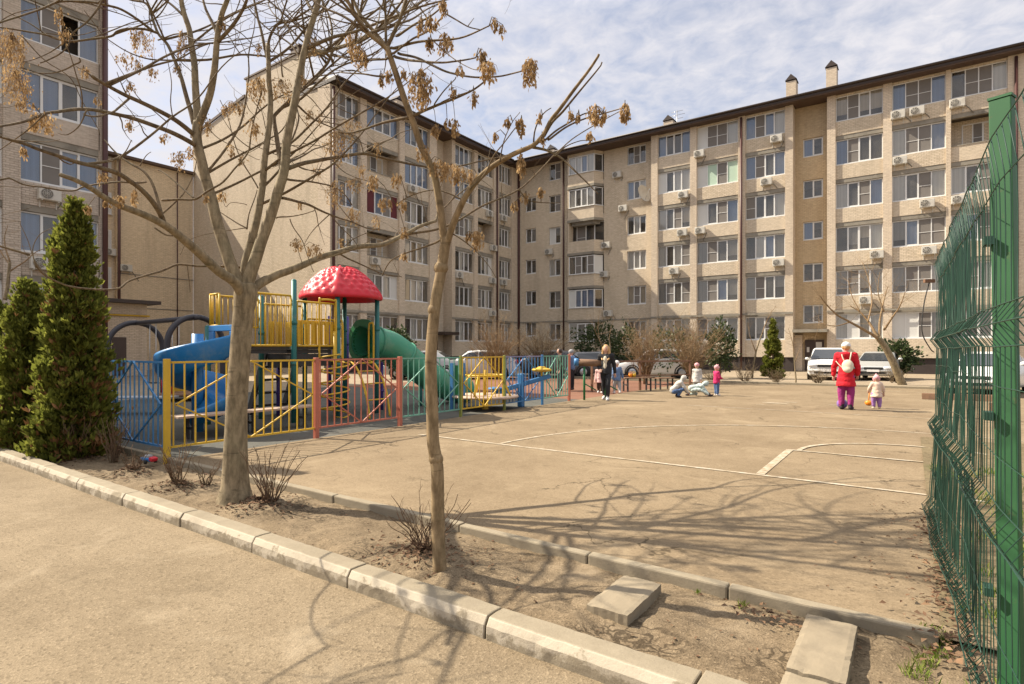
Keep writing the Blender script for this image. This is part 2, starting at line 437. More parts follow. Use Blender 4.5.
M['blond'] = m_plain('blonde_hair', (.52,.31,.13), .55, .25, 25)
M['brownhair'] = m_plain('dark_hair', (.05,.03,.02), .5, .25, 25)
def cloth(name, c): return m_plain(name, c, .85, .13, 9, bstr=.3)
M['c_red'] = cloth('red_quilted_coat', (.56,.012,.025)); M['c_mag'] = cloth('magenta_trousers', (.30,.03,.16))
M['c_white'] = cloth('white_knit', (.74,.71,.68)); M['c_cream'] = cloth('cream_canvas', (.64,.57,.44))
M['c_black'] = cloth('black_jacket', (.022,.022,.025)); M['c_pink'] = cloth('pale_pink_coat', (.66,.42,.38))
M['c_hot'] = cloth('crimson_jacket', (.56,.025,.13)); M['c_jean'] = cloth('blue_jeans', (.07,.12,.24))
M['c_grey'] = cloth('pale_grey_jacket', (.50,.48,.44)); M['c_mint'] = cloth('pale_mint_jacket', (.46,.53,.49))
M['c_blue'] = cloth('steel_blue_jacket', (.12,.19,.33)); M['c_lil'] = cloth('lilac_trousers', (.33,.17,.42))
M['c_peach'] = cloth('flowered_cream_coat', (.70,.54,.42)); M['c_ash'] = cloth('ash_grey_trousers', (.34,.34,.34))
M['c_dark'] = cloth('dark_boots', (.04,.03,.035)); M['c_pinkhat'] = cloth('pink_knit_hat', (.70,.36,.38))
M['c_olive'] = cloth('dark_olive_jacket', (.07,.07,.05))
M['orange'] = m_plain('orange_plastic', (.75,.25,.02), .4); M['purpleball'] = m_plain('violet_ball', (.25,.15,.42), .4, .15, 9)
# ================================================================== BUILDINGS
class Fr:
    """facade frame: s along the wall, z up, d outwards"""
    def __init__(s, o, dr, n): s.o = V((o[0],o[1],0)); s.dr = V((dr[0],dr[1],0)).normalized(); s.n = V((n[0],n[1],0)).normalized()
    def P(s, a, z, d=0): return s.o + s.dr*a + s.n*d + V((0,0,z))
def fbox(mb, F, s0, s1, z0, z1, d0, d1):
    vs = [F.P(s0,z0,d0),F.P(s1,z0,d0),F.P(s1,z0,d1),F.P(s0,z0,d1),F.P(s0,z1,d0),F.P(s1,z1,d0),F.P(s1,z1,d1),F.P(s0,z1,d1)]
    mb.add(vs, [(0,3,2,1),(4,5,6,7),(0,1,5,4),(1,2,6,5),(2,3,7,6),(3,0,4,7)])
def window(root, F, s0, s1, z0, z1, d, spec, name='window'):
    """spec: one letter per sash  g glass, n insect screen, w white panel, G green blind, r red curtain, o open sash, W net curtain, B beige, y grey blind, l blue standing for reflected sky"""
    n = len(spec); fw = .06; mw = .055
    fr = MB()
    fbox(fr, F, s0, s1, z0, z0+fw, d-.06, d); fbox(fr, F, s0, s1, z1-fw, z1, d-.06, d)
    fbox(fr, F, s0, s0+fw, z0+fw, z1-fw, d-.06, d); fbox(fr, F, s1-fw, s1, z0+fw, z1-fw, d-.06, d)
    fbox(fr, F, s0-.04, s1+.04, z0-.035, z0-.003, d-.05, d+.10)      # sill
    a = (s1 - s0 - 2*fw) / n
    pn = MB(); cu = {}; opq = {}; sash = MB()
    for i, ch in enumerate(spec):
        x0 = s0+fw+i*a; x1 = x0+a
        if i: fbox(fr, F, x0-mw/2, x0+mw/2, z0+fw, z1-fw, d-.06, d-.002)
        l = x0 + (mw/2 if i else 0); r = x1 - (mw/2 if i < n-1 else 0)
        zb, zt = z0+fw, z1-fw
        q = lambda m, dd, b=zb, t=zt, l=l, r=r: m.quad(F.P(l,b,dd), F.P(r,b,dd), F.P(r,t,dd), F.P(l,t,dd))
        if ch == 'o': continue
        if ch in 'wGr':
            mm = {'w':'wpanel','G':'gpanel','r':'rpanel'}[ch]
            ob_ = MB(); q(ob_, d-.035); opq[(mm, i)] = ob_; continue
        if ch == 'n':
            fbox(fr, F, l, r, zb+(zt-zb)*.46, zb+(zt-zb)*.46+.03, d-.055, d-.004)
            ob_ = MB(); q(ob_, d-.028); opq[('net', i)] = ob_
        q(pn, d-.04)
        if n > 1 and i in (1, 2) and ch != 'n':                       # opening sash rim
            for (aa, bb, cc, dd) in ((l, r, zb, zb+.04), (l, r, zt-.04, zt), (l, l+.035, zb+.04, zt-.04), (r-.035, r, zb+.04, zt-.04)):
                fbox(fr, F, aa, bb, cc, dd, d-.062, d-.004)
        key = {'W':'cur_w','B':'cur_b','y':'cur_g','l':'cur_l'}.get(ch)
        if key:
            drop = zb + (zt-zb)*random.choice((0,0,0,.25,.5)) if ch in 'yB' else zb
            q(cu.setdefault(key, MB()), d-.10-.02*rnd(), drop)
    w = fr.build(name, M['frame'], root)
    if pn.v: pn.build('pane', M['glass'], w, fix=False)
    for (k, _), m in opq.items(): m.build('panel' if k != 'net' else 'insect_screen', M[k], w, fix=False)
    for k, m in cu.items(): m.build('curtain', M[k], w, fix=False)  # the blue ones carry the painted sky reflection
    return w
SILL, WTOP, ST, NF = 2.25, 3.95, 2.9, 6
def rspec(n):
    out = ''
    for i in range(n): out += random.choice('gWWBByynlyB') if not (n == 4 and i == 1 and rnd() < .5) else 'n'
    return out
def facade(root, F, segs, top=18.55, zoff=0.0, name='wall'):
    """segs: dicts kind pil|wall|log|win with s0,s1,dface and per floor specs"""
    pil = []; wal = []; con = []; pl = MB(); ins = MB(); lp = []; tan = []
    def pc(lst, *a):
        m = MB(); fbox(m, F, *a); lst.append(m)
    for g in segs:
        s0, s1 = sorted((g['s0'], g['s1'])); df = g.get('d', 0); k = g['k']
        if g.get('plinth', True): fbox(pl, F, s0, s1, -.05, 1.05, df-.6, df-.12)
        if k == 'pil':
            pc(pil, s0, s1, .0 if not g.get('plinth', True) else 1.05, top, df-1.25, df); continue
        if k == 'wall':
            pc(tan if g.get('tan') else wal, s0, s1, 1.05, top, df-.4, df); continue
        deep = 1.15 if k == 'log' else .9
        openz = []                                                    # openings
        sp = g['spec']
        for f in range(len(sp)):
            if sp[f] is None: continue
            zo = g.get('zo', 0) + zoff
            z0 = SILL + ST*f + zo + g.get('zlo', 0); z1 = WTOP + ST*f + zo
            if g.get('zhi'): z1 = z0 + g['zhi']
            if z1 > top-.04: z1 = top-.06
            openz.append((f, z0, z1, sp[f]))
        zc = 1.05
        for f, z0, z1, spx in openz:
            zr = zc
            if k == 'log' and f > 0:                                  # grey lintel strip over the window below, brick parapet above
                pc(con, s0, s1, zc, zc+.27, df-.25, df-.025); zr = zc+.272
            pc(lp if k == 'log' else tan if g.get('tan') else wal, s0, s1, zr, z0, df-.25, df)
            zc = z1
        if k == 'log' and zc < top-.1: pc(con, s0, s1, zc, top, df-.25, df-.025)
        else: pc(tan if g.get('tan') else wal, s0, s1, zc, top, df-.25, df)
        # room behind
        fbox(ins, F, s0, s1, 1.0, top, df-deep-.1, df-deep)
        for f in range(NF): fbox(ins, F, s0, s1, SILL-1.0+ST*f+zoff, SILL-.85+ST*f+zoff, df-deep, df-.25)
        for f, z0, z1, spx in openz:
            if spx == 'open':                                         # open loggia: door and window at the back
                pc(con, s0, s1, z0+.002, z0+.06, df-.27, df+.03)
                window(root, F, s0+(s1-s0)*.22, s0+(s1-s0)*.8, z0-.15, z1-.15, df-deep+.05, 'gng')
                pc(wal, s0+.01, s1-.01, z0-.1, z1+.1, df-deep+.0005, df-deep+.02)
            else:
                window(root, F, s0, s1, z0+.04, z1-.012, df-.12, spx)
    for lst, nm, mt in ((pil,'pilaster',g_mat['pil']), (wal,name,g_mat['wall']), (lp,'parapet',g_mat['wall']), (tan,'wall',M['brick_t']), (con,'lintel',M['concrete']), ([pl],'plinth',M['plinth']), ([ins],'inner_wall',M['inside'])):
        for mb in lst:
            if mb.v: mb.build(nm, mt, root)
g_mat = {}
FLOOR = ['ground','second','third','fourth','fifth','top']
AC_COL = 'air conditioner'
def ac_unit(F, s, zb, d, label, brk=True):
    """outdoor unit: case with fan grille, feet brackets"""
    root = thing('air_conditioner', F.P(s, zb, d), label, AC_COL, 'air conditioners on the apartment walls')
    w, h, dp = .76, .50, .28
    c = MB(); fbox(c, F, s-w/2, s+w/2, zb, zb+h, d+.05, d+.05+dp); case = c.build('case', M['ac'], root, bevel=.025)
    g = MB(); cen = F.P(s-.12, zb+h/2, d+.05+dp+.006); rr = .215
    ring = [cen + F.dr*rr*cos(a) + V((0,0,rr*sin(a))) for a in [2*pi*k/18 for k in range(18)]]
    g.add([cen-F.n*.001]+ring, [(0,k+1,(k+1)%18+1) for k in range(18)])
    g.build('fan_grille', M['acdark'], root, fix=False)
    gr = MB()
    for r2 in (.07,.14,.21): gr.tube([cen + F.n*.012 + F.dr*r2*cos(a) + V((0,0,r2*sin(a))) for a in [2*pi*k/16 for k in range(16)]], .006, 4, closed=True)
    for k in range(4):
        a = pi*k/4; e = F.dr*.21*cos(a)+V((0,0,.21*sin(a))); gr.tube([cen+F.n*.012-e, cen+F.n*.012+e], .006, 4)
    gr.build('grille_wires', M['ac'], root)
    hs = MB(); sg = random.choice((-1,1,1)); l_ = U(.25,.8); hs.tube([F.P(s+w/2*.9, zb+.1, d+.06), F.P(s+w/2+.07, zb+.03, d+.05), F.P(s+w/2+.1+.2*l_*sg, zb-.25*l_, d+.03), F.P(s+w/2+.1+.55*l_*sg, zb-.8*l_, d+.02)], .022, 5); hs.build('hose', M['acdark'], root)
    if brk:
        for q in (-.28, .28):
            b = MB(); fbox(b, F, s+q-.02, s+q+.02, zb-.04, zb-.001, d, d+.32); fbox(b, F, s+q-.02, s+q+.02, zb-.3, zb-.04, d, d+.03)
            b.build('bracket', M['ac'], root)
    return root
def pipe(root, F, s, d, z0, z1, r=.07):
    mb = MB(); mb.tube([F.P(s, z0, d), F.P(s, z1, d)], r, 8); return mb.build('drain_pipe', M['pipe'], root)
def chimney(roof, F, s, d, z0, z1, w=.65, dp=.9):
    c = MB(); fbox(c, F, s-w/2, s+w/2, z0, z1, d-dp/2, d+dp/2); st = c.build('chimney', M['brick_p'], roof)
    k = MB(); a = w/2+.06; b = dp/2+.06
    lo = [F.P(s+i*a, z1+.08, d+j*b) for i, j in ((-1,-1),(1,-1),(1,1),(-1,1))]; hi = [F.P(s, z1+.5, d-b), F.P(s, z1+.5, d+b)]
    k.add(lo+hi, [(0,3,2,1),(0,1,4),(2,3,5),(1,2,5,4),(3,0,4,5)])
    fbox(k, F, s-w/2+.02, s+w/2-.02, z1+.002, z1+.079, d-dp/2+.02, d+dp/2-.02)
    k.build('chimney_cap', M['roof'], roof)
    return st

# ---------------------------------------------------------------- right-hand block (facade faces -Y)
YB = 43.6
XL = -30.45
bR = thing('apartment_building', (-8, YB, 0), 'long sunlit six storey cream brick apartment block with stairwell recess and two chimneys', 'apartment building')
FR_ = Fr((0, YB), (1,0), (0,-1))
def sx(px, d=0): return x_at(px, YB - d)
g_mat.update(pil=M['brick_p'], wall=M['brick'])
P = []
def pilr(a, b, d=.12): P.append(dict(k='pil', s0=sx(a,d), s1=sx(b,d), d=d))
specs = {
 'c1': ['WWBB','yngn','WgWn','WgnB','wgWW','lggl'],
 'c2': ['nByy','ynly','yngy','wgnl','wGnG','wnnW'],
 'c3': ['gyng','yngy','gWly','nggW','lngl','lnlW'],
 'c4': ['WwBW','ynBy','gyBW','Wgnl','lngg','BnBB'],
 'c5': ['wwny','ynnW','ylnn','WgnW','Wnnl','lnnl'],
 'c6': ['Wgyn','gnWB','ylnB','WgnB','open','gnnW'],
 'c7': ['Wgyn','gnWB','yWnB','WgnB','Wgnl','gnnW'],
}
cols = [('c1',657.5,690),('c2',696.5,738),('c3',745,785),('c4',835.5,883),('c5',892,946),('c6',951,1008),('c7',1024,1085)]
# recess wall behind the corner, d = -0.8
RC = -.8
e0 = XL - .6
P.append(dict(k='wall', s0=e0, s1=sx(525.5,RC), d=RC))
P.append(dict(k='win', s0=sx(525.5,RC), s1=sx(536,RC), d=RC, zo=.55, zhi=1.35, spec=['gy','yg','gg','gy','gg',None]))
P.append(dict(k='wall', s0=sx(536,RC), s1=sx(549,RC), d=RC))
P.append(dict(k='win', s0=sx(549,RC), s1=sx(560.5,RC), d=RC, zlo=.15, spec=['yg','gn','Wg','wy','gn','gn']))
P.append(dict(k='wall', s0=sx(560.5,RC), s1=sx(567,RC), d=RC))
P.append(dict(k='win', s0=sx(567,RC), s1=sx(604,RC), d=RC, zlo=-.7, spec=[None,'ggng','gngg','gngg','ggWg','ggyg']))
P.append(dict(k='wall', s0=sx(604,RC), s1=sx(627,RC), d=RC))
P.append(dict(k='win', s0=sx(627,RC), s1=sx(646,RC), d=RC, zlo=.15, spec=['gnB','BnB','WWW','gWg','lgW','gng']))
P.append(dict(k='wall', s0=sx(646,RC), s1=sx(651,0)+.12, d=RC))
pilr(651, 657.5); pilr(690, 696.5); pilr(738, 745); pilr(785, 793)
# stair recess
P.append(dict(k='wall', s0=sx(793,.12), s1=sx(803,RC), d=RC, tan=1))
P.append(dict(k='win', s0=sx(803,RC), s1=sx(823,RC), d=RC, tan=1, zo=1.15, zhi=1.3, spec=['gy','gg','lg','gg','lg',None]))
P.append(dict(k='wall', s0=sx(823,RC), s1=sx(827,.12)+.3, d=RC, tan=1))
pilr(827, 835.5); pilr(883, 892); pilr(946, 951); pilr(1008, 1024); pilr(1085, 1095)
for nm, a, b in cols: P.append(dict(k='log', s0=sx(a), s1=sx(b), d=0, spec=specs[nm]))
facade(bR, FR_, P)
# thin string course above the ground floor
sc_ = MB()
for a, b in ((651,793),(827,1095)): sc_ = MB(); fbox(sc_, FR_, sx(a), sx(b), 4.06, 4.2, .1195, .17); sc_.build('string_course', M['concrete'], bR)
for a, b in ((519,567),(604,651)): sc_ = MB(); fbox(sc_, FR_, sx(a,RC), sx(b,RC), 4.06, 4.18, RC-.01, RC+.05); sc_.build('string_course', M['concrete'], bR)
# corner bay of balconies
bay = MB(); baycon = MB()
b0, b1, b2 = sx(567.5,0), sx(594,0), sx(603.5,RC)
def bayprism(mb, z0, z1, g=0): mb.prism([(b0-g, YB-RC-.02), (b0-g, YB-g), (b1+g, YB-g), (b2+g, YB-RC-.02)], z0, z1)
for f in range(1, NF):
    z = SILL + ST*f
    bay = MB(); bayprism(bay, z-1.0, z); bay.build('balcony_parapet', M['brick'], bR); baycon = MB(); bayprism(baycon, z-1.22, z-1.003, .03)
    if f == 4: baycon.prism([(b0+.3, YB-RC-.02), (b0+.3, YB+.25), (b1-.2, YB+.25), (b2-.3, YB-RC-.02)], z-1.5, z-1.222)
    baycon.build('balcony_slab', M['concrete'], bR)
bay = MB(); fbox(bay, FR_, b0+.02, b1, 1.0, 2.2, RC, -.02)
bayprism(bay, 18.3, 18.54)
# pier on the left of the bay, side walls
fbox(bay, FR_, b0-.02, b0+.12, .5, 18.5, RC, -.03)
bay.build('bay_wall', M['brick'], bR)
Fch = Fr((b1, YB), (b2-b1, -RC), (-RC, -(b2-b1)))
chl = V((b2-b1, -RC, 0)).length
for f, sp in ((0,'Wyg'),(1,'wlll'),(2,'gngn'),(4,'WyWW'),(5,'WWlW')):
    z0 = SILL + ST*f; z1 = z0 + 1.6 if f < 5 else 18.28
    window(bR, FR_, b0+.13, b1, z0+.04, z1, -.03, sp)
    if f: window(bR, Fch, .06, chl-.05, z0+.04, z1, -.03, 'w' if f == 2 else 'g')
pipe(bR, FR_, sx(564,RC), RC+.1, .2, 18.4); pipe(bR, FR_, sx(741.5,.12), .22, .2, 18.4, .08); pipe(bR, FR_, sx(1016,.12), .22, .2, 18.4, .08)
pipe(bR, FR_, XL+.22, RC+.12, .2, 18.4, .11)
# ground floor entrance in the stair recess
ent = MB(); fbox(ent, FR_, sx(805,RC), sx(824,RC), .1, 2.25, RC-.02, RC+.06); dr = ent.build('door', M['door'], bR)
nt = MB(); fbox(nt, FR_, sx(816,RC), sx(822,RC), 1.75, 2.1, RC+.0605, RC+.068); nt.build('notice', M['paper'], dr); nt = MB(); fbox(nt, FR_, sx(807,RC), sx(809.5,RC), 1.4, 1.75, RC+.0605, RC+.068); nt.build('notice', M['paper'], dr)
lw = MB(); fbox(lw, FR_, sx(793,.12), sx(829,.12), -.05, 1.04, RC-.5, RC-.02); fbox(lw, FR_, sx(795,RC), sx(803,RC), .1, 2.6, RC-.01, RC+.35); lw.build('porch_wall', M['brick_p'], bR)
cn = MB(); fbox(cn, FR_, sx(792,.12)+.12, sx(830,.12)-.1, 2.75, 2.95, RC, .8); cn.build('entrance_canopy', M['concrete'], bR)
# roof
rf = MB(); x0r, x1r = XL-1.2, sx(1095,.12)
yE = YB - .75
rf.add([(x0r,yE,18.62),(x1r,yE,18.62),(x1r,YB+12,18.62),(x0r,YB+12,18.62),(x0r,yE,18.86),(x1r,yE,18.86),(x1r,YB+6,20.7),(x0r,YB+6,20.7),(x1r,YB+12,18.86),(x0r,YB+12,18.86)],
       [(0,3,2,1),(0,1,5,4),(4,5,6,7),(7,6,8,9),(3,9,8,2),(1,2,8,6,5),(0,4,7,9,3)])
roofR = rf.build('roof', M['roof'], bR)
gut = MB(); gut.tube([(x0r,yE-.06,18.84),(x1r,yE-.06,18.84)], .075, 8); gut.build('gutter', M['roof'], roofR)
sof = MB(); fbox(sof, FR_, XL-.6, x1r-.05, 18.54, 18.617, -2, .72); sof.build('soffit', M['soffit'], bR)
chimney(roofR, FR_, x_at(792,46), -2.4, 19.2, 21.1); chimney(roofR, FR_, x_at(832,46), -2.4, 19.2, 21.35)
chimney(roofR, FR_, x_at(670,46.5), -2.9, 19.2, 20.5, .8); chimney(roofR, FR_, x_at(553,46), -2.4, 19.2, 20.2, .7)
an = MB(); ap = V((x_at(677,46.5), 46.5, 0))
an.tube([ap+V((0,0,19)), ap+V((0,0,21.4))], .03, 6)
for zz, w in ((21.3,.5),(21.0,.65),(20.7,.5)): an.tube([ap+V((-w,0,zz)), ap+V((w,0,zz))], .018, 5)
an.build('antenna', M['rim'], roofR)
# rear body so the block is solid from the side
bd = MB(); bd.box(XL-.6, x1r-.1, YB+2.0, YB+11.5, 0, 18.6); bd.build('rear_body', M['brick'], bR)

# ---------------------------------------------------------------- left wing (facade faces +X), gable faces -Y
YG = y_at(330, XL)
bL = thing('apartment_building', (XL, 33, 0), 'shaded cream brick apartment wing behind the play tower, with bare sunlit gable wall', 'apartment building')
FL = Fr((XL, 0), (0,1), (1,0))
def sy(px, d=0): return y_at(px, XL + d)
P = []
def pill(a, b, d=.12): P.append(dict(k='pil', s0=sy(a,d), s1=sy(b,d), d=d))
specsL = {
 'A': ['gBny','WyBg','gyBW','gnlW','glWl','lngy'],
 'B': ['gyng','WyWw','open','rlnr','open','lgyl'],
 'C': ['gWBy','BWWg','WgBy','yWgy','llll','lygl'],
 'D': ['yWgg','gggy','gWyg','gnyW','lWly','yggW'],
 'E': ['gyyW','nyWg','gBWw','open','gWyg','gnyy'],
 'F': ['ygWy','ygyW','gyWg','yggW','gWyg','yyWg'],
}
pill(330, 332.5); pill(360.5, 367); pill(399.5, 405); pill(430, 437, .12); pill(452, 455.3); pill(474.5, 478); pill(494, 499.3); pill(512, 522)
for nm, a, b in (('A',332.5,360.5),('B',367,399.5),('C',405,430),('D',455.3,474.5),('E',478,494),('F',499.3,512)):
    P.append(dict(k='log', s0=sy(a), s1=sy(b), d=0, spec=specsL[nm]))
P.append(dict(k='wall', s0=sy(437,.12), s1=sy(452,.12), d=RC))
facade(bL, FL, P)
sc_ = MB()
for a, b in ((330,437),(452,517)): sc_ = MB(); fbox(sc_, FL, sy(a,.12), sy(b,.12), 4.06, 4.2, .1195, .17); sc_.build('string_course', M['concrete'], bL)
pipe(bL, FL, sy(496.5,.12), .22, .2, 18.4, .08); pipe(bL, FL, YG+.12, .22, .2, 18.4, .09)
cn = MB(); fbox(cn, FL, sy(437,.12), sy(452,.12), 2.75, 2.98, RC, .9); cn.build('entrance_canopy', M['roof'], bL)
en = MB(); fbox(en, FL, sy(439,.12), sy(446,.12), .1, 2.3, RC, RC+.05); en.build('door', M['door'], bL)
# gable with stepped fire wall
XW = -48.0
gb = MB()
prof = [(XL+.12-.001,0),(XL+.12-.001,18.55),(-33.8,19.35),(-33.8,21.5),(-40.2,21.5),(-40.2,20.2),(XW,18.9),(XW,0)]
vs = [(x,YG,z) for x,z in prof] + [(x,YG+.5,z) for x,z in prof]; n = len(prof)
gb.add(vs, [tuple(range(n)), tuple(range(2*n-1,n-1,-1))] + [(i,(i+1)%n,n+(i+1)%n,n+i) for i in range(n)])
gb.build('gable_wall', M['brick'], bL)
gc = MB()
gc.box(-40.35,-33.65,YG-.08,YG+.58,21.502,21.62); gc.box(-34.6,-33.7,YG-.05,YG+.9,21.622,22.0)
gc.box(-34.75,-33.6,YG-.1,YG+1.0,22.002,22.12)
gc.build('gable_coping', M['soffit'], bL)
rl = MB(); xE = XL + .75; yN = YB + 6
y0g = YG + .505
rl.add([(xE,YG-.15,18.62),(xE,yN,18.62),(xE,yN,18.86),(xE,YG-.15,18.86),(-39,YG+.5,20.9),(-39,yN,20.9),(XW-.4,YG+.5,18.86),(XW-.4,yN,18.86),(XW-.4,yN,18.62),(XW-.4,YG+.5,18.62)],
       [(0,1,2,3),(3,2,5,4),(4,5,7,6),(6,7,8,9),(9,8,1,0),(0,3,4,6,9),(1,8,7,5,2)])
roofL = rl.build('roof', M['roof'], bL)
gut = MB(); gut.tube([(xE+.06,YG-.15,18.84),(xE+.06,YB-1,18.84)], .075, 8); gut.build('gutter', M['roof'], roofL)
for va, vb in (((XL+.5,YG-.05,18.75),(-33.85,YG-.05,19.52)),((-40.25,YG-.05,20.3),(XW-.3,YG-.05,19.0))): ve = MB(); ve.bar(va, vb, .12, .2); ve.build('verge_board', M['soffit'], roofL)
sof = MB(); fbox(sof, FL, YG+.51, YB-1.0, 18.54, 18.617, -2, .72); sof.build('soffit', M['soffit'], bL)
bd = MB(); bd.box(XL-1.6, XW+.1, YG+.52, YB+6, 0, 18.55); bd.build('rear_body', M['brick'], bL)
chimney(roofL, FL, y_at(396,-33), -2.5, 19, 20.9, .8)

# ---------------------------------------------------------------- near left block (facade faces +X)
XN = -29.6
yE2 = y_at(106.5, XN)
bN = thing('apartment_building', (XN, 4, 0), 'grey pink brick apartment block at the left edge with blue reflecting windows', 'apartment building')
FN = Fr((XN, 0), (0,1), (1,0))
def sn(px, d=0): return y_at(px, XN + d)
g_mat.update(pil=M['brick_g'], wall=M['brick_g'])
P = [dict(k='pil', s0=sn(99.5), s1=yE2, d=.1), dict(k='pil', s0=sn(2.5), s1=sn(20), d=.1), dict(k='pil', s0=sn(-95), s1=sn(-62), d=.1)]
P.append(dict(k='log', s0=sn(20), s1=sn(99.5), d=0, spec=['lgWg','lggl','lnll','llgl','lnol','llgl']))
P.append(dict(k='log', s0=sn(-62), s1=sn(2.5), d=0, spec=['lgWg','lggl','lnll','llgl','lngl','llgl']))
facade(bN, FN, P, top=18.95, zoff=.4)
pipe(bN, FN, yE2-.12, .2, .2, 18.6, .11)
rf = MB(); rf.add([(XN+.75,sn(-95)-6,18.98),(XN+.75,yE2+.3,18.98),(XN+.75,yE2+.3,19.2),(XN+.75,sn(-95)-6,19.2),(XN-7,yE2+.3,21.2),(XN-7,sn(-95)-6,21.2),(XN-14,yE2+.3,18.98),(XN-14,sn(-95)-6,18.98)],
   [(0,1,2,3),(3,2,4,5),(5,4,6,7),(7,6,1,0),(1,6,4,2),(0,3,5,7)])
rf.build('roof', M['roof'], bN)
bd = MB(); bd.box(XN-1.4, XN-14, sn(-95)-6, yE2-.02, 0, 18.95); bd.box(XN-1.4, XN+.0, sn(-95)-6, sn(-95)-.01, 0, 18.95); bd.box(XN-1.41, XN-.0, yE2-.3, yE2-.001, 0, 18.95); bd.build('rear_body', M['brick_g'], bN)

# ---------------------------------------------------------------- recessed block behind the gap (facade faces +X)
bQ = thing('apartment_building', (XW, 18, 0), 'recessed lower block with nearly blank cream wall, seen in the gap left of the gable', 'apartment building')
FQ = Fr((XW, 0), (0,1), (1,0))
wq = MB(); yq0, yq1 = 4.0, YG - .01
fbox(wq, FQ, y_at(117,XW), yq1, 0, 15.8, -10, 0); fbox(wq, FQ, yq0, y_at(105,XW), 0, 15.8, -10, 0)
fbox(wq, FQ, y_at(105,XW), y_at(117,XW), 0, 15.8, -10, -.4)
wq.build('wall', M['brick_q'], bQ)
cq = MB(); fbox(cq, FQ, yq0, yq1, 15.802, 16.0, -10, .35); cq.build('roof', M['soffit'], bQ)
for z in (4.7, 7.2): bq = MB(); fbox(bq, FQ, y_at(117,XW), yq1, z, z+.07, .0, .03); bq.build('string_course', M['concrete'], bQ)
pipe(bQ, FQ, y_at(118.5,XW), .12, .2, 15.7, .10); pipe(bQ, FQ, y_at(177,XW), .08, .2, 15.7, .04)
for f in range(5): window(bQ, FQ, y_at(108,XW), y_at(113.5,XW), 3.3+2.75*f, 4.9+2.75*f, -.35, 'gy')

# ---------------------------------------------------------------- small utility hut
hb = thing('utility_hut', (-38, 14, 0), 'low brick utility hut with dark overhanging roof beside the left edge of the swing', 'hut')
FH = Fr((-38, 0), (0,1), (1,0))
h0, h1 = 10.0, y_at(147, -38)
hw = MB(); fbox(hw, FH, h0, h1, 0, 4.3, -4, 0); hw.build('wall', M['brick_p'], hb)
hr = MB(); hr.add([(-37.3,h0-.5,4.3),(-37.3,h1+.5,4.3),(-37.3,h1+.5,4.5),(-37.3,h0-.5,4.5),(-42.3,h0-.5,4.9),(-42.3,h1+.5,4.9),(-42.3,h0-.5,4.31),(-42.3,h1+.5,4.31)],
   [(0,1,2,3),(3,2,5,4),(4,5,7,6),(6,7,1,0),(1,7,5,2),(0,3,4,6)]); hr.build('roof', M['roof'], hb)
hd = MB(); fbox(hd, FH, y_at(112,-38), y_at(126,-38), .05, 2.3, .002, .06); hd.build('door', M['door'], hb)
gp = MB(); gp.tube([FH.P(h0,3.6,.1), FH.P(h1+.1,3.6,.1)], .05, 8); gp.build('gas_pipe', M['pyel'], hb)

# ---------------------------------------------------------------- air conditioners
def acR(px, f, d, place, side, off=.62):
    label = f'white air conditioner {place}'
    ac_unit(FR_, sx(px, d), SILL + ST*f - off, d, label)
colname = {1:'third glazed column left of stairwell recess', 2:'second glazed column left of stairwell recess', 3:'glazed column just left of stairwell recess',
           4:'glazed column just right of stairwell recess', 5:'second glazed column right of stairwell recess', 6:'third glazed column right of stairwell recess'}
for px, f, c, extra in ((684,4,1,''),(683,3,1,''),(675,2,1,''),(700,5,2,''),(701,3,2,''),(777,5,3,''),(767,4,3,''),(779,2,3,''),
                        (877,2,4,''),(866,1,4,''),(898,5,5,'left one '),(917,5,5,'right one '),(900,4,5,''),(927,3,5,''),(929,2,5,''),(957,5,6,''),(959,3,6,'')):
    acR(px, f, .0, f"{extra}under {FLOOR[f]} floor window, {colname[c]}", 0)
for px, f, d, txt in ((618,5,RC,'below top floor window of the recessed wall beside corner balconies'),(624,4,RC,'below fifth floor window next to the satellite dish'),
                      (605,2,RC,'on blank wall between balcony bay and third floor window'),(609,1,RC,'above evergreen shrub, on wall right of balcony bay'),
                      (550,3,RC,'under fourth floor window right beside the corner drain pipe'),(607,3,RC,'on wall right of the open corner balcony')):
    acR(px, f, d, txt, 0, .75 if px != 605 else .3)
colL = {'A':'gable end column','B':'second column from gable','C':'third column from gable','D':'column right of shaded recess','E':'second column right of shaded recess','F':'last column before the corner'}
for px, f, c in ((411,4,'C'),(373.5,2,'B'),(457.5,2,'D'),(491,2,'E'),(491,1,'E'),(488,4,'E'),(492,3,'E'),(502,2,'F'),(502,4,'F'),(411,3,'C')):
    ac_unit(FL, sy(px), SILL + ST*f - .62, 0, f'white air conditioner under {FLOOR[f]} floor window, shaded wing, {colL[c]}')
ac_unit(FN, sn(48), SILL+.4 + ST*2 - .68, 0, 'large white air conditioner under a blue window at the left edge, above the conifer')
ac_unit(FN, sn(40), SILL+.4 + ST*1 - .68, 0, 'white air conditioner half hidden behind the conifers at the left edge')
ac_unit(FQ, y_at(125,XW), 7.4, 0, 'lone white air conditioner on the blank cream wall of the recessed block')
ac_unit(FQ, y_at(111,XW), 8.5, -.4, 'white air conditioner in the window strip beside the recessed block drain pipe')
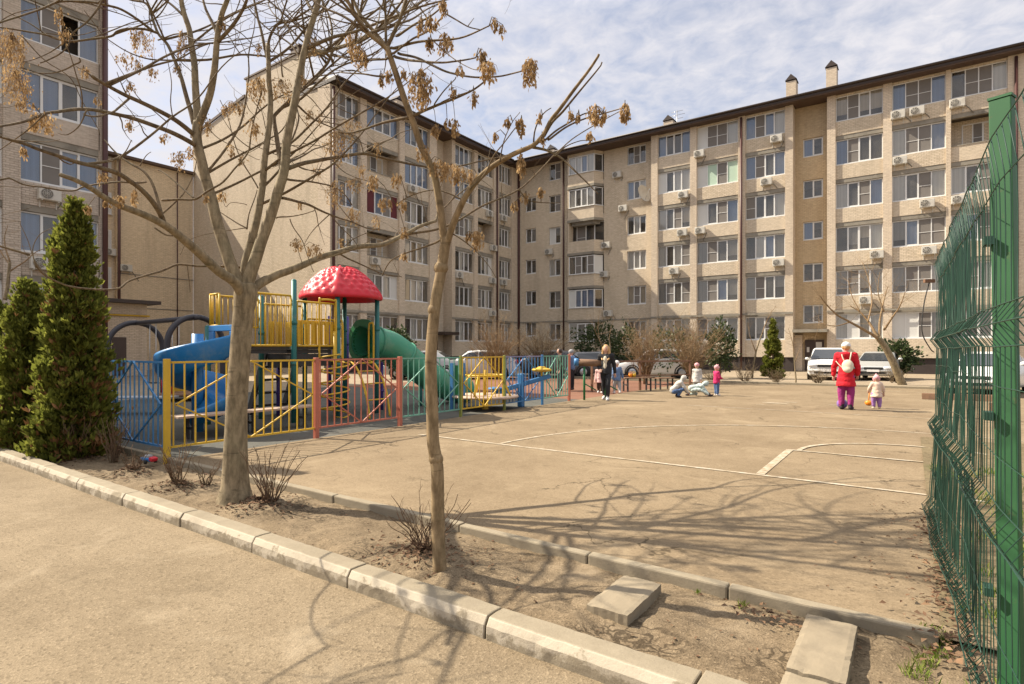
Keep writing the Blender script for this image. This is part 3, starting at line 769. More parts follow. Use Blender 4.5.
# satellite dish
sd = thing('satellite_dish', FR_.P(sx(645.5,RC), 14.15, RC), 'white satellite dish on the wall beside a fifth floor window', 'satellite dish')
dm = MB(); c0 = FR_.P(sx(645.5,RC), 14.15, RC+.55); ax = V((.80,-.35,.25)).normalized()
e1 = ax.cross(V((0,0,1))).normalized(); e2 = e1.cross(ax)
vs = []; 
for i in range(6):
    r = .66*i/5
    for k in range(20): a = 2*pi*k/20; vs.append(c0 + e1*r*cos(a) + e2*r*1.1*sin(a) + ax*(.22*(r/.72)**2))
vs2 = [v - ax*.02 for v in vs]
fs = [(i*20+k, i*20+(k+1)%20, (i+1)*20+(k+1)%20, (i+1)*20+k) for i in range(5) for k in range(20)]
dm.sm = True; dm.add(vs, fs); dm.add(vs2, fs); dm.build('dish', M['ac'], sd, fix=False)
ar = MB(); ar.tube([c0 - ax*.02, FR_.P(sx(645.5,RC), 14.0, RC)], .03, 6); ar.tube([c0 - e2*.6, c0+ax*.75], .015, 5); ar.ell(c0+ax*.78, .06,.06,.06); ar.build('arm', M['rim'], sd)
# ================================================================== GROUND
def sheet(name, x0, x1, y0, y1, z, m, th=None):
    mb = MB()
    if th: mb.box(x0,x1,y0,y1,z-th,z)
    else: mb.quad((x0,y0,z),(x1,y0,z),(x1,y1,z),(x0,y1,z))
    return tag(mb.build(name, m, fix=bool(th)), kind='structure')
YK, YS0, YS1, YF = 2.42, 2.60, 3.655, 27.0        # kerb face, soil strip, far edge of the court
XS = -8.3
sheet('terrain', -400, 400, -400, 500, -.06, M['earth'])
sheet('road', -60, 40, -30, YK+.05, 0.0, M['road'])
def undulate(name, x0, x1, y0, y1, z, m, step, amp, sc):
    nx = max(2, int((x1-x0)/step)); ny = max(2, int((y1-y0)/step)); mb = MB(); vs = []
    for j in range(ny+1):
        for i in range(nx+1):
            x = x0+(x1-x0)*i/nx; y = y0+(y1-y0)*j/ny
            vs.append((x, y, z + amp*mnoise.noise(V((x*sc, y*sc, 3.3)))))
    fs = [(j*(nx+1)+i, j*(nx+1)+i+1, (j+1)*(nx+1)+i+1, (j+1)*(nx+1)+i) for j in range(ny) for i in range(nx)]
    mb.sm = True; mb.add(vs, fs); return tag(mb.build(name, m, fix=False), kind='structure')
undulate('court', XS+.02, 16, YS1+.07, YF, .048, M['court'], .35, .006, .8)
sheet('playground_floor', -19.5, XS+.02, YS1+.07, 15.4, .04, M['rubber'])
sheet('playground_path', -19.5, XS+.02, 15.4, 26.5, .036, M['redrub'])
sheet('pavement', -60, 40, YF+.12, 44.4, .05, M['pave'])
sheet('side_yard', -60, -19.5, 3.7, 27.1, .03, M['pave'])
# far kerb
mb = MB(); mb.box(-40, 30, YF, YF+.13, -.05, .14); tag(mb.build('far_kerb', M['kerb2'], bevel=.015), kind='structure')
# near kerb stones, painted white once
kb = MB(); jo = [-60,-52,-44,-36,-28,-21,-16,-13.2,-11.0,-8.75,-7.6,-6.42,-5.24,-4.12,-3.0,-1.87,-.76,.36,1.5,2.6,3.7,4.8,8,12,20]
for i in range(len(jo)-1):
    a, b = jo[i]+.006, jo[i+1]-.006
    dy = U(-.008,.008) if i > 6 else 0; dz = U(-.006,.006) if i > 6 else 0
    n = max(1, int((b-a)/.05)) if a > -13 else 1
    prof0 = [(YK,-.05),(YK,.04),(YK+.002,.078),(YK+.028,.120),(YK+.09,.122),(YK+.165,.120),(YK+.165,-.05)]
    vs = []; m = len(prof0)
    for k in range(n+1):
        x = a + (b-a)*k/n; e = 0.5 if k in (0,n) else 0
        for y, z in prof0:
            q = (mnoise.noise(V((x*5, y*9, z*9)))*.003+mnoise.noise(V((x*19, y*19, z*19)))*.004) if z > 0 else 0
            vs.append((x, y+dy+q - (0 if z<=0 else 0), z+dz+q*.5))
    fs = [tuple(range(m-1,-1,-1)), tuple(n*m+j for j in range(m))]
    for k in range(n):
        for j in range(m): fs.append((k*m+j, k*m+(j+1)%m, (k+1)*m+(j+1)%m, (k+1)*m+j))
    kb.add(vs, fs)
tag(kb.build('kerb', M['kerb'], bevel=.008), kind='structure')
# low border between the soil and the court
bb = MB(); jo = [-60,-40,-20,-12,-8.2,-6.4,-4.75,-3.1,-1.9,-.93,.12]
for i in range(len(jo)-1):
    dy = U(-.006,.006); dz = U(-.006,.006)
    bb.box(jo[i]+.004, jo[i+1]-.004, YS1+dy, YS1+.082+dy, -.08, .088+dz)
tag(bb.build('border_kerb', M['kerb2'], bevel=.012), kind='structure')
# soil strip with clods and mulch mounds
SH = [(G(105,458).x, 3.05, .30), (G(137,474).x, 3.1, .25), (G(180,489).x, 3.05, .30), (-5.25, 3.16, .38), (-2.95, 3.08, .42), (-10.3,3.0,.6), (-11.3,2.9,.6)]
def soil_z(x, y):
    z = .012 + .028*mnoise.noise(V((x*2.2,y*2.2,0))) + .017*mnoise.noise(V((x*8,y*8,2))) + .008*mnoise.noise(V((x*22,y*22,5)))
    for sxx, syy, r in SH:
        d2 = ((x-sxx)**2 + (y-syy)**2)/(r*r)
        if d2 < 3: z += .055*math.exp(-d2*1.3)*(1+.5*mnoise.noise(V((x*16,y*16,1))))
    if x > .1: z += .02
    return z
nx, ny = 520, 32; vs = []; X0, X1 = -14.0, 3.2
for j in range(ny+1):
    for i in range(nx+1):
        x = X0+(X1-X0)*i/nx; y = YS0-.01+(YS1+.02-YS0+.01)*j/ny
        vs.append((x,y,soil_z(x,y)))
mb = MB(); mb.sm = True
mb.add(vs, [(j*(nx+1)+i, j*(nx+1)+i+1, (j+1)*(nx+1)+i+1, (j+1)*(nx+1)+i) for j in range(ny) for i in range(nx)])
tag(mb.build('soil_strip', M['soil'], fix=False), kind='structure')
sheet('soil_beyond', -60, -14.0, YS0-.01, YS1+.02, .01, M['soil'])
# verge under and right of the mesh fence
fv = undulate('fence_verge', .13, 3.5, YS1-.12, 12, .068, M['earth'], .12, .03, 3)
for v in fv.data.vertices:
    if v.co.y < 4.0: v.co.z -= (4.0-v.co.y)/.46*.085
# court markings
def ribbon(mb, pts, w, z):
    pts = [V((x,y,0)) for x,y in pts]; L = []; Rr = []
    for i, p in enumerate(pts):
        t = (pts[min(i+1,len(pts)-1)] - pts[max(i-1,0)]).normalized(); nn = V((-t.y,t.x,0))*w/2
        L.append((p.x+nn.x,p.y+nn.y,z)); Rr.append((p.x-nn.x,p.y-nn.y,z))
    n = len(pts); mb.add(L+Rr, [(i,n+i,n+i+1,i+1) for i in range(n-1)])
lm = MB(); ZL = .055
def seg(a, b, n=24): return [(a[0]+(b[0]-a[0])*i/n, a[1]+(b[1]-a[1])*i/n) for i in range(n+1)]
ribbon(lm, seg((-7.15,7.33),(6,7.26)), .065, ZL)
ribbon(lm, [(0.0+5.38*cos(a), 7.33+5.33*sin(a)) for a in [pi*k/60 for k in range(61)]], .065, ZL+.001)
ribbon(lm, seg((-1.49,7.34),(-1.49,9.40)), .10, ZL+.002); ribbon(lm, seg((1.6,7.34),(1.6,9.40)), .07, ZL+.002)
ribbon(lm, seg((-1.49,9.38),(1.6,9.38)), .06, ZL+.003)
ribbon(lm, [(0.05+1.42*cos(a), 9.42+1.42*sin(a)) for a in [pi*k/30 for k in range(31)]], .07, ZL+.004)
ribbon(lm, seg((-5,15.4),(6,15.4)), .05, ZL); ribbon(lm, seg((-1.5,24.8),(6,24.7)), .06, ZL)
tag(lm.build('court_markings', M['line'], fix=False), kind='structure')
# chalk smudges and pale patches on the far half of the court
ck = MB()
for (px,py,w,h) in ((775,403,9,.9),(790,402.3,5,.8),(760,404.6,3,.7),(834,405,4,.8),(782,386.5,3,.5)):
    c = G(px,py,ZL); a = w/FPX*(1.5*FPX/(py-HY)); vs = []
    for k in range(18):
        an = 2*pi*k/18; q = 1+.4*mnoise.noise(V((cos(an)*2+px,sin(an)*2,0)))
        vs.append((c.x+a*q*cos(an)*1.3, c.y+a*.45*q*sin(an), ZL+.001))
    ck.add(vs, [tuple(range(18))])
tag(ck.build('chalk_marks', M['line'], fix=False), kind='structure')
# paving slabs bridging the soil
def slab(x0,x1,y0,y1,z0,z1,label,tilt=0):
    mb = MB(); nx_, ny_ = 10, 18; vs = []
    for j in range(ny_+1):
        for i in range(nx_+1):
            x = x0+(x1-x0)*i/nx_; y = y0+(y1-y0)*j/ny_; ed = i in (0,nx_) or j in (0,ny_)
            c = mnoise.noise(V((x*14,y*14,5)))*.004 + (min(0,mnoise.noise(V((x*30,y*30,9))))*.012-.004 if ed else 0)
            e = mnoise.noise(V((x*25,y*25,1)))*.005 if ed else 0
            vs.append((x+e, y+e, z1+c+tilt*(x-x0)))
    mb.add(vs, [(j*(nx_+1)+i, j*(nx_+1)+i+1, (j+1)*(nx_+1)+i+1, (j+1)*(nx_+1)+i) for j in range(ny_) for i in range(nx_)])
    rim = [i for i in range(nx_+1)]+[j*(nx_+1)+nx_ for j in range(1,ny_+1)]+[ny_*(nx_+1)+i for i in range(nx_-1,-1,-1)]+[j*(nx_+1) for j in range(ny_-1,0,-1)]
    m = len(rim); base = [(vs[k][0],vs[k][1],z0-.03) for k in rim]; o_ = len(mb.v); mb.add(base, [])
    for k in range(m): mb.f.append((rim[k], rim[(k+1)%m], o_+(k+1)%m, o_+k)); mb.mi.append(0); mb.smf.append(False)
    s_ = mb.build('paving_slab', M['slab'])
    tag(s_, label, 'paving slab', 'concrete slabs bridging the soil strip'); return s_
slab(-1.545,-1.29,2.96,3.49,.0,.078,'concrete slab lying on the soil, left one, with its end butting the thin border')
slab(-.475,-.235,2.89,3.545,.0,.085,'upper yellowed concrete slab at the bottom right, beside the fence end')
slab(-.475,-.235,2.62,2.875,.0,.075,'short concrete slab between kerb and larger slab, cut by the bottom edge')
# leaf litter round the shrubs and the fence foot
lt = MB()
def leafquad(mb, c, a, b):
    """small bent leaf"""
    c = V(c); an = U(0,2*pi); t = V((cos(an),sin(an),U(-.3,.3))); s_ = V((-sin(an),cos(an),U(-.5,.5)))
    mb.add([c - t*a, c + s_*b + V((0,0,U(0,b))), c + t*a, c - s_*b + V((0,0,U(0,b)))], [(0,1,2,3)])
for sxx, syy, r in SH:
    for i in range(int(900*r)):
        q = abs(random.gauss(0,.55))*r; an = U(0,2*pi); x = sxx+q*cos(an)*1.2; y = syy+q*sin(an)
        if YS0 < y < YS1: leafquad(lt, (x,y,soil_z(x,y)+U(.004,.016)), U(.012,.028), U(.007,.014))
for i in range(140):
    x = U(-9,.1); y = U(2.65,3.62); leafquad(lt, (x,y,soil_z(x,y)+.008), U(.008,.02), U(.005,.011))
for i in range(420):
    y = 3.3 + 3.1*rnd(); x = random.gauss(.16,.09); leafquad(lt, (x,y,.085+U(0,.03)), U(.012,.028), U(.008,.016))
for i in range(90):
    y = U(3.8,7); x = random.gauss(-.15,.16); leafquad(lt, (x,y,.064), U(.008,.02), U(.005,.012))
for i in range(60): leafquad(lt, (random.gauss(-.68,.12), random.gauss(3.5,.06), .045), U(.012,.026), U(.008,.014))
tag(lt.build('leaf_litter', M['litter'], fix=False), kind='stuff')
# grass
gs = MB()
def tuft(x, y, z, n, h, r):
    for i in range(n):
        an = U(0,2*pi); q = r*sqrt(rnd()); b = V((x+q*cos(an), y+q*sin(an), z)); le = V((U(-1,1),U(-1,1),0))*h*.45; hh = h*U(.5,1); w = V((cos(an+1.5),sin(an+1.5),0))*.0028
        gs.add([b-w, b+w, b+le*.4+V((0,0,hh*.6))+w*.7, b+le+V((0,0,hh))], [(0,1,2,3)])
for i in range(14): tuft(U(.05,.42), U(2.65,3.35), .03, 34, .10, .05)
for px, py in ((930,632),(945,640),(925,662),(915,672),(940,655)): p = G(px,py,.03); tuft(p.x,p.y,.02,55,.06,.06)
for i in range(170): tuft(U(.25,3.2), U(3.4,9), .07, 22, .11, .10)
tuft(-.82,3.56,.02,30,.05,.03); tuft(-1.1,3.6,.02,14,.04,.02)
tag(gs.build('grass', M['grass'], fix=False), kind='stuff')
# ================================================================== TREES AND SHRUBS
def limb(mb, pts, n=7, sub=5, wob=.0):
    """pts: (x,y,z,r)"""
    q = smoothpath(pts, sub)
    if wob:
        for i in range(1, len(q)-1):
            for a in range(3): q[i][a] += wob*mnoise.noise(V((q[i][0]*3+a*7, q[i][1]*3, q[i][2]*3)))
    mb.tube([p[:3] for p in q], [max(.0015,p[3]) for p in q], n)
    return q
class Tree:
    def __init__(s): s.tr = MB(); s.br = MB(); s.nodes = []; s.tips = []
    def L(s, pts, r0, r1, d0, d1=None, main=False, wob=.012, twigs=0, tl=.6):
        """pts in picture pixels with depth running from d0 to d1"""
        d1 = d0 if d1 is None else d1; n = len(pts); out = []
        ln = [0]
        for i in range(1,n): ln.append(ln[-1]+math.hypot(pts[i][0]-pts[i-1][0], pts[i][1]-pts[i-1][1]))
        for i, p in enumerate(pts):
            t = ln[i]/ln[-1]; d = p[2] if len(p) > 2 else d0+(d1-d0)*t
            w = W(p[0], p[1], d); out.append((w.x,w.y,w.z, r0+(r1-r0)*t**.85))
        q = limb(s.tr if main else s.br, out, 10 if r0 > .03 else 7 if r0 > .01 else 5, 5, wob)
        for p in q[len(q)//4:]: s.nodes.append((V(p[:3]), p[3]))
        s.tips.append(V(q[-1][:3]))
        for k in range(twigs): s.twig(random.choice(q[len(q)//3:]), tl)
        return q
    def twig(s, at, ln, up=.35, depth=1, dirv=None):
        p = V(at[:3]); r = min(at[3]*.6, .0065); d = dirv or V((U(-1,1),U(-1,1),U(-.5,.9))).normalized()
        L = ln*U(.5,1.2); k = 5; pts = [(*p, r)]
        for i in range(1,k+1):
            d = (d + V((U(-.25,.25),U(-.25,.25),U(-.2,.2)+up*.2))).normalized(); p = p + d*L/k
            pts.append((*p, r*(1-.72*i/k)))
        q = limb(s.br, pts, 5, 3)
        s.tips.append(V(q[-1][:3]))
        if depth:
            for i in range(random.choice((0,1,1,2))): s.twig(q[U(0,1)>.5 and len(q)//2 or 2*len(q)//3], ln*.5, up, depth-1)
        return q
def cluster(mb, c, w, h, n, stems=None):
    """hanging bunch of winged seeds round c (top) width w height h"""
    nb = max(2, int(n/22)); bun = [(U(-.42,.42)*w, U(-.42,.42)*w, U(0,.35)*h, U(.55,1)*h) for _ in range(nb)]
    for i in range(n):
        t = rnd(); bx, by, bz, bh = random.choice(bun)
        if rnd() < .72:                                               # small hanging bunches inside the big one
            q = w*.16*(1-.6*t)*rnd(); an = U(0,2*pi); p = V((c[0]+bx+q*cos(an), c[1]+by+q*sin(an), c[2]-bz-bh*t*.8))
            L = U(.020,.036); dn = V((U(-.45,.45),U(-.45,.45),-1)).normalized(); sd = dn.cross(V((U(-1,1),U(-1,1),.1))).normalized()*L*.2
            mb.add([p, p+dn*L*.5+sd, p+dn*L+sd*.25, p+dn*L*.5-sd], [(0,1,2,3)]); continue
        ww = w*.58*(.35+.65*sin(pi*min(1,t*.8+.15)))*(1 if rnd() > .15 else 1.5)
        an = U(0,2*pi); q = ww*sqrt(rnd())
        p = V((c[0]+q*cos(an), c[1]+q*sin(an), c[2]-h*t+U(-.01,.01)))
        L = U(.018,.034); dn = V((U(-.6,.6),U(-.6,.6),-1)).normalized(); sd = dn.cross(V((U(-1,1),U(-1,1),.1))).normalized()*L*.24
        mb.add([p, p+dn*L*.5+sd, p+dn*L+sd*.25, p+dn*L*.5-sd], [(0,1,2,3)])
    if stems is not None:
        for i in range(max(3,int(n/10))):
            e = V(c)+V((U(-w,w)*.4,U(-w,w)*.4,-h*U(.3,.9))); m = (V(c)+e)/2+V((U(-.01,.01),U(-.01,.01),.01))
            stems.tube([V(c), m, e], [.0018,.0014,.001], 3, cap=False)

def clusters(tr, root, lst, sizes=1.0, den=1.0):
    for it in lst:
        px, py, w, h, d = it[:5]; k = it[5] if len(it) > 5 else 1
        c = W(px, py - h/2, d); dd = V((DX,DY,0))
        def off(q):
            e = q[0]; de = e.x*DX+e.y*DY; la = e.x*RX+e.y*RY
            return math.hypot(CX+la/de*FPX-px, HY-(e.z-CH)/de*FPX-(py-h/2)) + 4*abs(de-d)
        nb = min(tr.nodes, key=off)[0]; d = nb.x*DX+nb.y*DY
        c = W(px, py - h/2, d); sc = d/FPX
        mb = MB(); st = tr.br
        near = min(tr.nodes, key=lambda q: (q[0]-c).length)[0]
        if (near-c).length < 1.2:
            mid = (near+c)/2 + V((0,0,.03)); st.tube([near, mid, c], [.003,.0025,.002], 4)
        cluster(mb, c, w*sc, h*sc, int((40 + w*h*.42)*den*min(k,1.5)), mb)
        mb.build('seed_bunch', M['seed'], root, fix=False)  # one hanging bunch of dry winged seeds, no leaves
# ---- the big forked tree
b1 = G(235.5, 500, .03); D1 = 5.78
T1 = thing('bare_tree', b1, 'large bare forked tree with thick trunk before the yellow fence, hung with dry seeds', 'tree')
t1 = Tree()
tp = [(235.3,509,D1,.215),(235.3,502,D1,.185),(235.4,494,D1,.158),(235.5,480,D1,.130),(235.8,440,D1,.109),(237.5,390,D1,.099),(240.5,345,D1,.098),(243.5,312,D1,.098),(245.5,296,D1,.112),(246,284,D1,.098)]
pts = []
for px,py,d,r in tp: w = W(px,py,d); pts.append((w.x,w.y,w.z,r))
limb(t1.tr, pts, 16, 5, .006)
L = t1.L
L([(244,297),(236.6,280),(229,258),(217,223),(208.5,188),(199.7,157.5),(197,140),(197.5,122)], .066,.044, D1, 5.85, True)
L([(197.5,128),(196,90),(194,60),(190,33),(184,12),(178,-25),(170,-70),(168,-110)], .040,.012, 5.85, 6.1, True, twigs=5)
L([(198,126),(203,112),(211,88),(216,50),(220.5,17.5),(229,-5),(240,-45),(243,-90)], .040,.012, 5.85, 5.5, True, twigs=5)
L([(186,18),(176,8),(160,-6),(150,-25)], .015,.006, 6.0, 6.2); L([(218,35),(206,10),(200,-15)], .02,.008, 5.7, 5.9)
L([(195,136),(178,122),(162,112),(143,102),(125,94),(108,85),(92,76)], .026,.014, 5.84, 4.8)
L([(92,76),(84,70),(76,66)], .008,.004,4.8)
L([(128,96),(122,84),(117,72)], .007,.003, 5.2); L([(130,97),(120,106),(112,112),(96,116),(84,114)], .011,.006, 5.2, 4.5)
L([(196,146),(174,134),(153,125),(132,118),(110,113),(90,110),(72,110),(57,112),(44,114),(25,121),(-10,128)], .025,.007, 5.82, 3.9, twigs=3)
L([(87,110),(80,125),(67,134),(58,133)], .006,.003,4.5); L([(44,114),(30,128),(14,140),(0,150)], .006,.003,4.2)
L([(194,124),(188,102),(182,79),(175,60),(167,44),(158,33),(152,18),(146,4),(130,0),(112,-10)], .026,.008, 5.84, 6.3, twigs=3)
L([(158,33),(145,29),(127,28.5),(117,31),(110,36),(88,39),(66,40.5),(50,36),(33,33),(0,28),(-30,28)], .014,.006, 6.1, 5.4)
L([(66,40),(50,52),(33,60),(20,62)], .007,.003,5.7); L([(66,40.5),(48,36),(30,24),(12,14),(0,8)], .009,.004,5.7)
L([(191,61),(170,60.5),(149,59),(130,53),(114,44),(104,36),(96,26),(84,10)], .010,.003, 6.0, 5.5)
L([(158,40),(178,34),(200,41),(216,38)], .008,.005, 6.1, 5.7)
L([(153,31),(138,20),(120,9),(106,5),(92,2),(75,1),(60,2),(50,6),(40,10),(20,16),(0,22),(-20,30)], .014,.007, 6.05, 5.0)
L([(110,-6),(103,0),(99,6),(94,13),(85,23),(75,31),(71,36),(68,46),(58,55),(40,63)], .009,.005, 5.2, 5.0)
L([(79,58),(80,62),(74,65),(64,70),(50,73),(30,72)], .007,.004, 5.1)
L([(20,35),(45,60),(70,78),(82,100),(100,135)], .006,.003, 5.2, 5.4)
# low left limb
L([(244,300),(236,284),(220,272),(200,254),(182,239),(164.5,225.5),(145,215),(123,206),(105,197),(88,187),(74,180),(61,175)], .055,.014, D1, 3.9, True)
L([(164,226),(160,214),(152,201),(140,188),(129,180),(118,173),(98,167),(77,162),(58,156),(39,150),(25,144),(0,136),(-30,126)], .024,.007, 4.9, 3.4, twigs=4)
L([(163,224),(161,210),(158,199),(154,189),(149,179),(142,170),(132,164),(122,158),(113,150),(104,140)], .016,.006, 4.9, 5.2)
L([(118,173),(119,160),(127,150),(132,140)], .006,.003,4.4); L([(140,166),(146,156),(151,152)], .006,.003,5.5)
L([(146,182),(135,183),(118,182),(98,184),(83,188),(76,191),(60,191),(40,187),(22,183),(9,178)], .009,.005, 5.2, 3.6)
L([(155,228),(165,235),(173,236)], .008,.006, 4.9); L([(160,215),(172,205),(185,192),(193,175),(196,160)], .008,.004,5.3,5.6)
L([(162,200),(178,199),(195,199),(208,191),(224,182),(236,168),(248,153),(251,142),(253,128),(258,106),(262,92)], .012,.005, 5.3, 5.2)
L([(195,199),(180,186),(165,174),(158,170)], .009,.005,5.3,5.5)
# drooping low branch
L([(247,276),(242,267.5),(220,266.5),(200,266),(188,265),(176,265),(162,271),(149,274),(136,278),(127,282),(119,288),(102,289),(85,288),(70,286),(60,283),(48,278),(40,272),(34,262)], .013,.005, 6.1, 3.7)
L([(187,266),(188,276),(190,292)], .005,.003,4.8); L([(48,278),(35,262),(28,240),(20,222)], .004,.002,3.8); L([(36,268),(33,250),(40,235),(52,228)], .004,.002,3.7)
# the upright behind
L([(246,290),(244.7,271.6),(250,245),(257,217),(262,188),(264.5,162),(266.6,145),(270,110),(269,77),(268,44)], .048,.024, 5.9, 6.4, True)
L([(268,50),(270,38),(276,27),(283,23),(290,22),(301,14),(311,7),(322,-4),(340,-30)], .016,.006, 6.4, 6.2); L([(268,44),(272,52),(276,47),(284,34),(300,22),(312,14)], .009,.004,6.4)
L([(268,60),(258,20),(250,-20),(248,-70)], .018,.007, 6.4, 6.7, twigs=4)
L([(247,229),(238,224),(228,217),(220,212)], .009,.005, 6.0,6.1); L([(247,229),(249,214),(254,200),(257,190)], .008,.005, 5.9,6.1); L([(246,228),(220,232),(190,240),(180,255)], .005,.002, 6.0); L([(258,188),(250,175),(243,163),(235,145),(228,118),(220,100)], .008,.004,6.1,6.3)
L([(247,205),(232,203),(226,207),(222,196)], .004,.002,6); L([(200,115),(215,135),(232,146),(260,160)], .005,.003,5.9)
# main right upright
L([(247,296),(249,280),(261,243),(274,206),(283,173),(287.5,140),(294,105),(300,72),(303,55),(311.6,22),(318,0),(330,-40),(334,-90)], .064,.018, D1, 6.1, True, twigs=3)
L([(282,178),(280,160),(276,135),(273.5,119),(275,114),(286,103),(298,92),(309,82),(320,72),(328,62),(333.5,50),(345,34),(355.5,20),(366,2),(380,-25)], .028,.010, 6.0, 7.4, twigs=4, tl=.8)
L([(301,62),(304,54),(311.6,52.6),(322,52),(333.5,49),(344,46),(355,43),(368,35),(380,28),(400,16),(421,2),(440,-20)], .028,.011, 6.0, 7.8, True, twigs=4, tl=.8)
L([(283,77),(281,55),(279,33),(276,15),(274,-10)], .009,.004,5.95,6.0); L([(300,52),(290,30),(280,10),(274,-5)], .009,.005,6.0,6.3); L([(300,60),(292,45),(280,36),(262,24),(245,4),(236,-10)], .011,.005,6.0,6.4)
L([(277,28),(290,26),(310,27),(326,31),(345,16)], .007,.003,6.2,6.2); L([(331,48),(328,30),(325,8),(322,-12)], .009,.005,6.3,6.5); L([(330,30),(345,26),(360,20),(390,18),(410,22)], .006,.003,6.4,6.6)
L([(333,54),(345,57),(362,59),(380,58)], .008,.005,6.35,6.7); L([(320,76),(336,73),(352,70),(366,74),(384,77)], .007,.004,6.3,6.7)
L([(287,168.5),(299,165),(311,162),(338,157),(364,154),(385,158),(421,166),(440,166.5),(458,166),(482,161),(507,155)], .024,.008, 5.9, 8.2, twigs=5, tl=.8)
L([(286,164),(294,160),(303,155),(313,150),(322,147),(332,143)], .012,.006,5.9,7.2, twigs=3)
L([(364,154),(358,138),(342,133),(330,133)], .007,.004,6.3); L([(330,158),(342,170),(356,178),(372,182)], .006,.003,6.1)
L([(282,198),(294,200),(307,204),(318,209),(329,214),(340,218),(351,221),(366,228),(380,230)], .016,.007, 5.9, 7.6, twigs=4, tl=.8)
L([(286,179),(298,181),(311,182),(321,184),(331,186),(342,192),(352,205)], .013,.006,5.9,7.4, twigs=3); L([(276,218),(290,217),(303,214),(315,210)], .009,.004,5.7,5.6)
L([(290,219),(294,228),(302,240),(307,254),(314,272)], .006,.003,5.65); L([(330,214),(320,224),(310,235),(303,246)], .006,.003,6.0)
L([(297,105),(312,118),(324,124),(340,130),(356,134)], .012,.005,6.0,7.4, twigs=3); L([(298,90),(310,98),(322,112),(330,122)], .007,.003,6.0,6.3)
L([(240,0),(236,12),(230,20)], .006,.003,5.6); L([(226,25),(240,33),(256,48),(262,55)], .006,.003,5.7,6)
# low right limb
L([(248,297),(255.6,287),(274,276),(288,271),(303,265),(320,258),(338,252),(355,247.5),(380,245),(391,241),(406,234),(421,226),(436,221)], .052,.018, D1, 7.2, True, twigs=4, tl=.8)
L([(338,252),(350,260),(368,268),(385,274),(402,277)], .011,.005,6.5,7.4, twigs=3); L([(380,245),(400,236),(430,231),(452,224),(477,209),(498,199),(520,189),(533,178),(544,166),(560,150),(581,133),(602,121),(623,110)], .018,.006, 6.85,8.4, twigs=2, tl=.4)
L([(330,214),(342,228),(352,238),(358,247)], .006,.004,6.15,6.55); L([(340,250),(352,240),(364,234),(380,228)], .007,.004,6.5,6.85); L([(302,264),(298,252),(296,238)], .004,.002,5.95)
# limbs beyond the picture: above it, and out over the road
L([(-10,128),(-60,130),(-120,122),(-190,126)], .010,.005, 3.9, 3.3, twigs=5); L([(-30,126),(-80,118),(-150,100),(-220,96)], .010,.004, 3.4, 2.9, twigs=6)
L([(30,255),(-40,235),(-110,215),(-180,190)], .008,.003, 3.7, 3.0, twigs=5); L([(-60,128),(-110,160),(-170,190),(-240,200)], .009,.004, 3.6, 2.9, twigs=5); L([(-30,28),(-90,20),(-160,24)], .010,.005, 5.4, 4.4, twigs=3); L([(9,178),(-40,186),(-100,190),(-160,176)], .006,.003, 3.6, 3.1, twigs=5)
mid_ = [q for q in t1.nodes if 2.9 < q[0].z < 4.9 and q[1] > .014 and q[0].x > b1.x-1.2]
for i in range(19):
    p0, r0 = random.choice(mid_); an = U(.4,2.0); p = p0; r = min(r0*.8,.015)
    dv = V((cos(an),sin(an),U(.45,1.1))).normalized(); pp = [(*p,r)]
    for k in range(1,8): dv = (dv+V((U(-.28,.28),U(-.28,.28),U(-.1,.2)))).normalized(); p = p+dv*U(.24,.40); pp.append((*p,r*(1-.80*k/7)))
    q = limb(t1.br, pp, 6, 4)
    for k in range(5): t1.twig(random.choice(q[8:]), .6)
high = [q for q in t1.nodes if q[0].z > 4.6 and q[1] > .006]
for i in range(66):
    p0, r0 = random.choice(high); an = U(-.9,2.3) if i % 4 else U(0,6.28); p = p0; r = min(r0*.75,.020)
    dv = V((cos(an)*.9,sin(an)*.9,U(.35,.9))).normalized(); pp = [(*p,r)]; n = 6
    for k in range(1,n+1): dv = (dv+V((U(-.3,.3),U(-.3,.3),U(-.12,.25)))).normalized(); p = p+dv*U(.22,.42); pp.append((*p,r*(1-.78*k/n)))
    q = limb(t1.br, pp, 6, 4)
    for k in range(4): t1.twig(random.choice(q[6:]), .55)
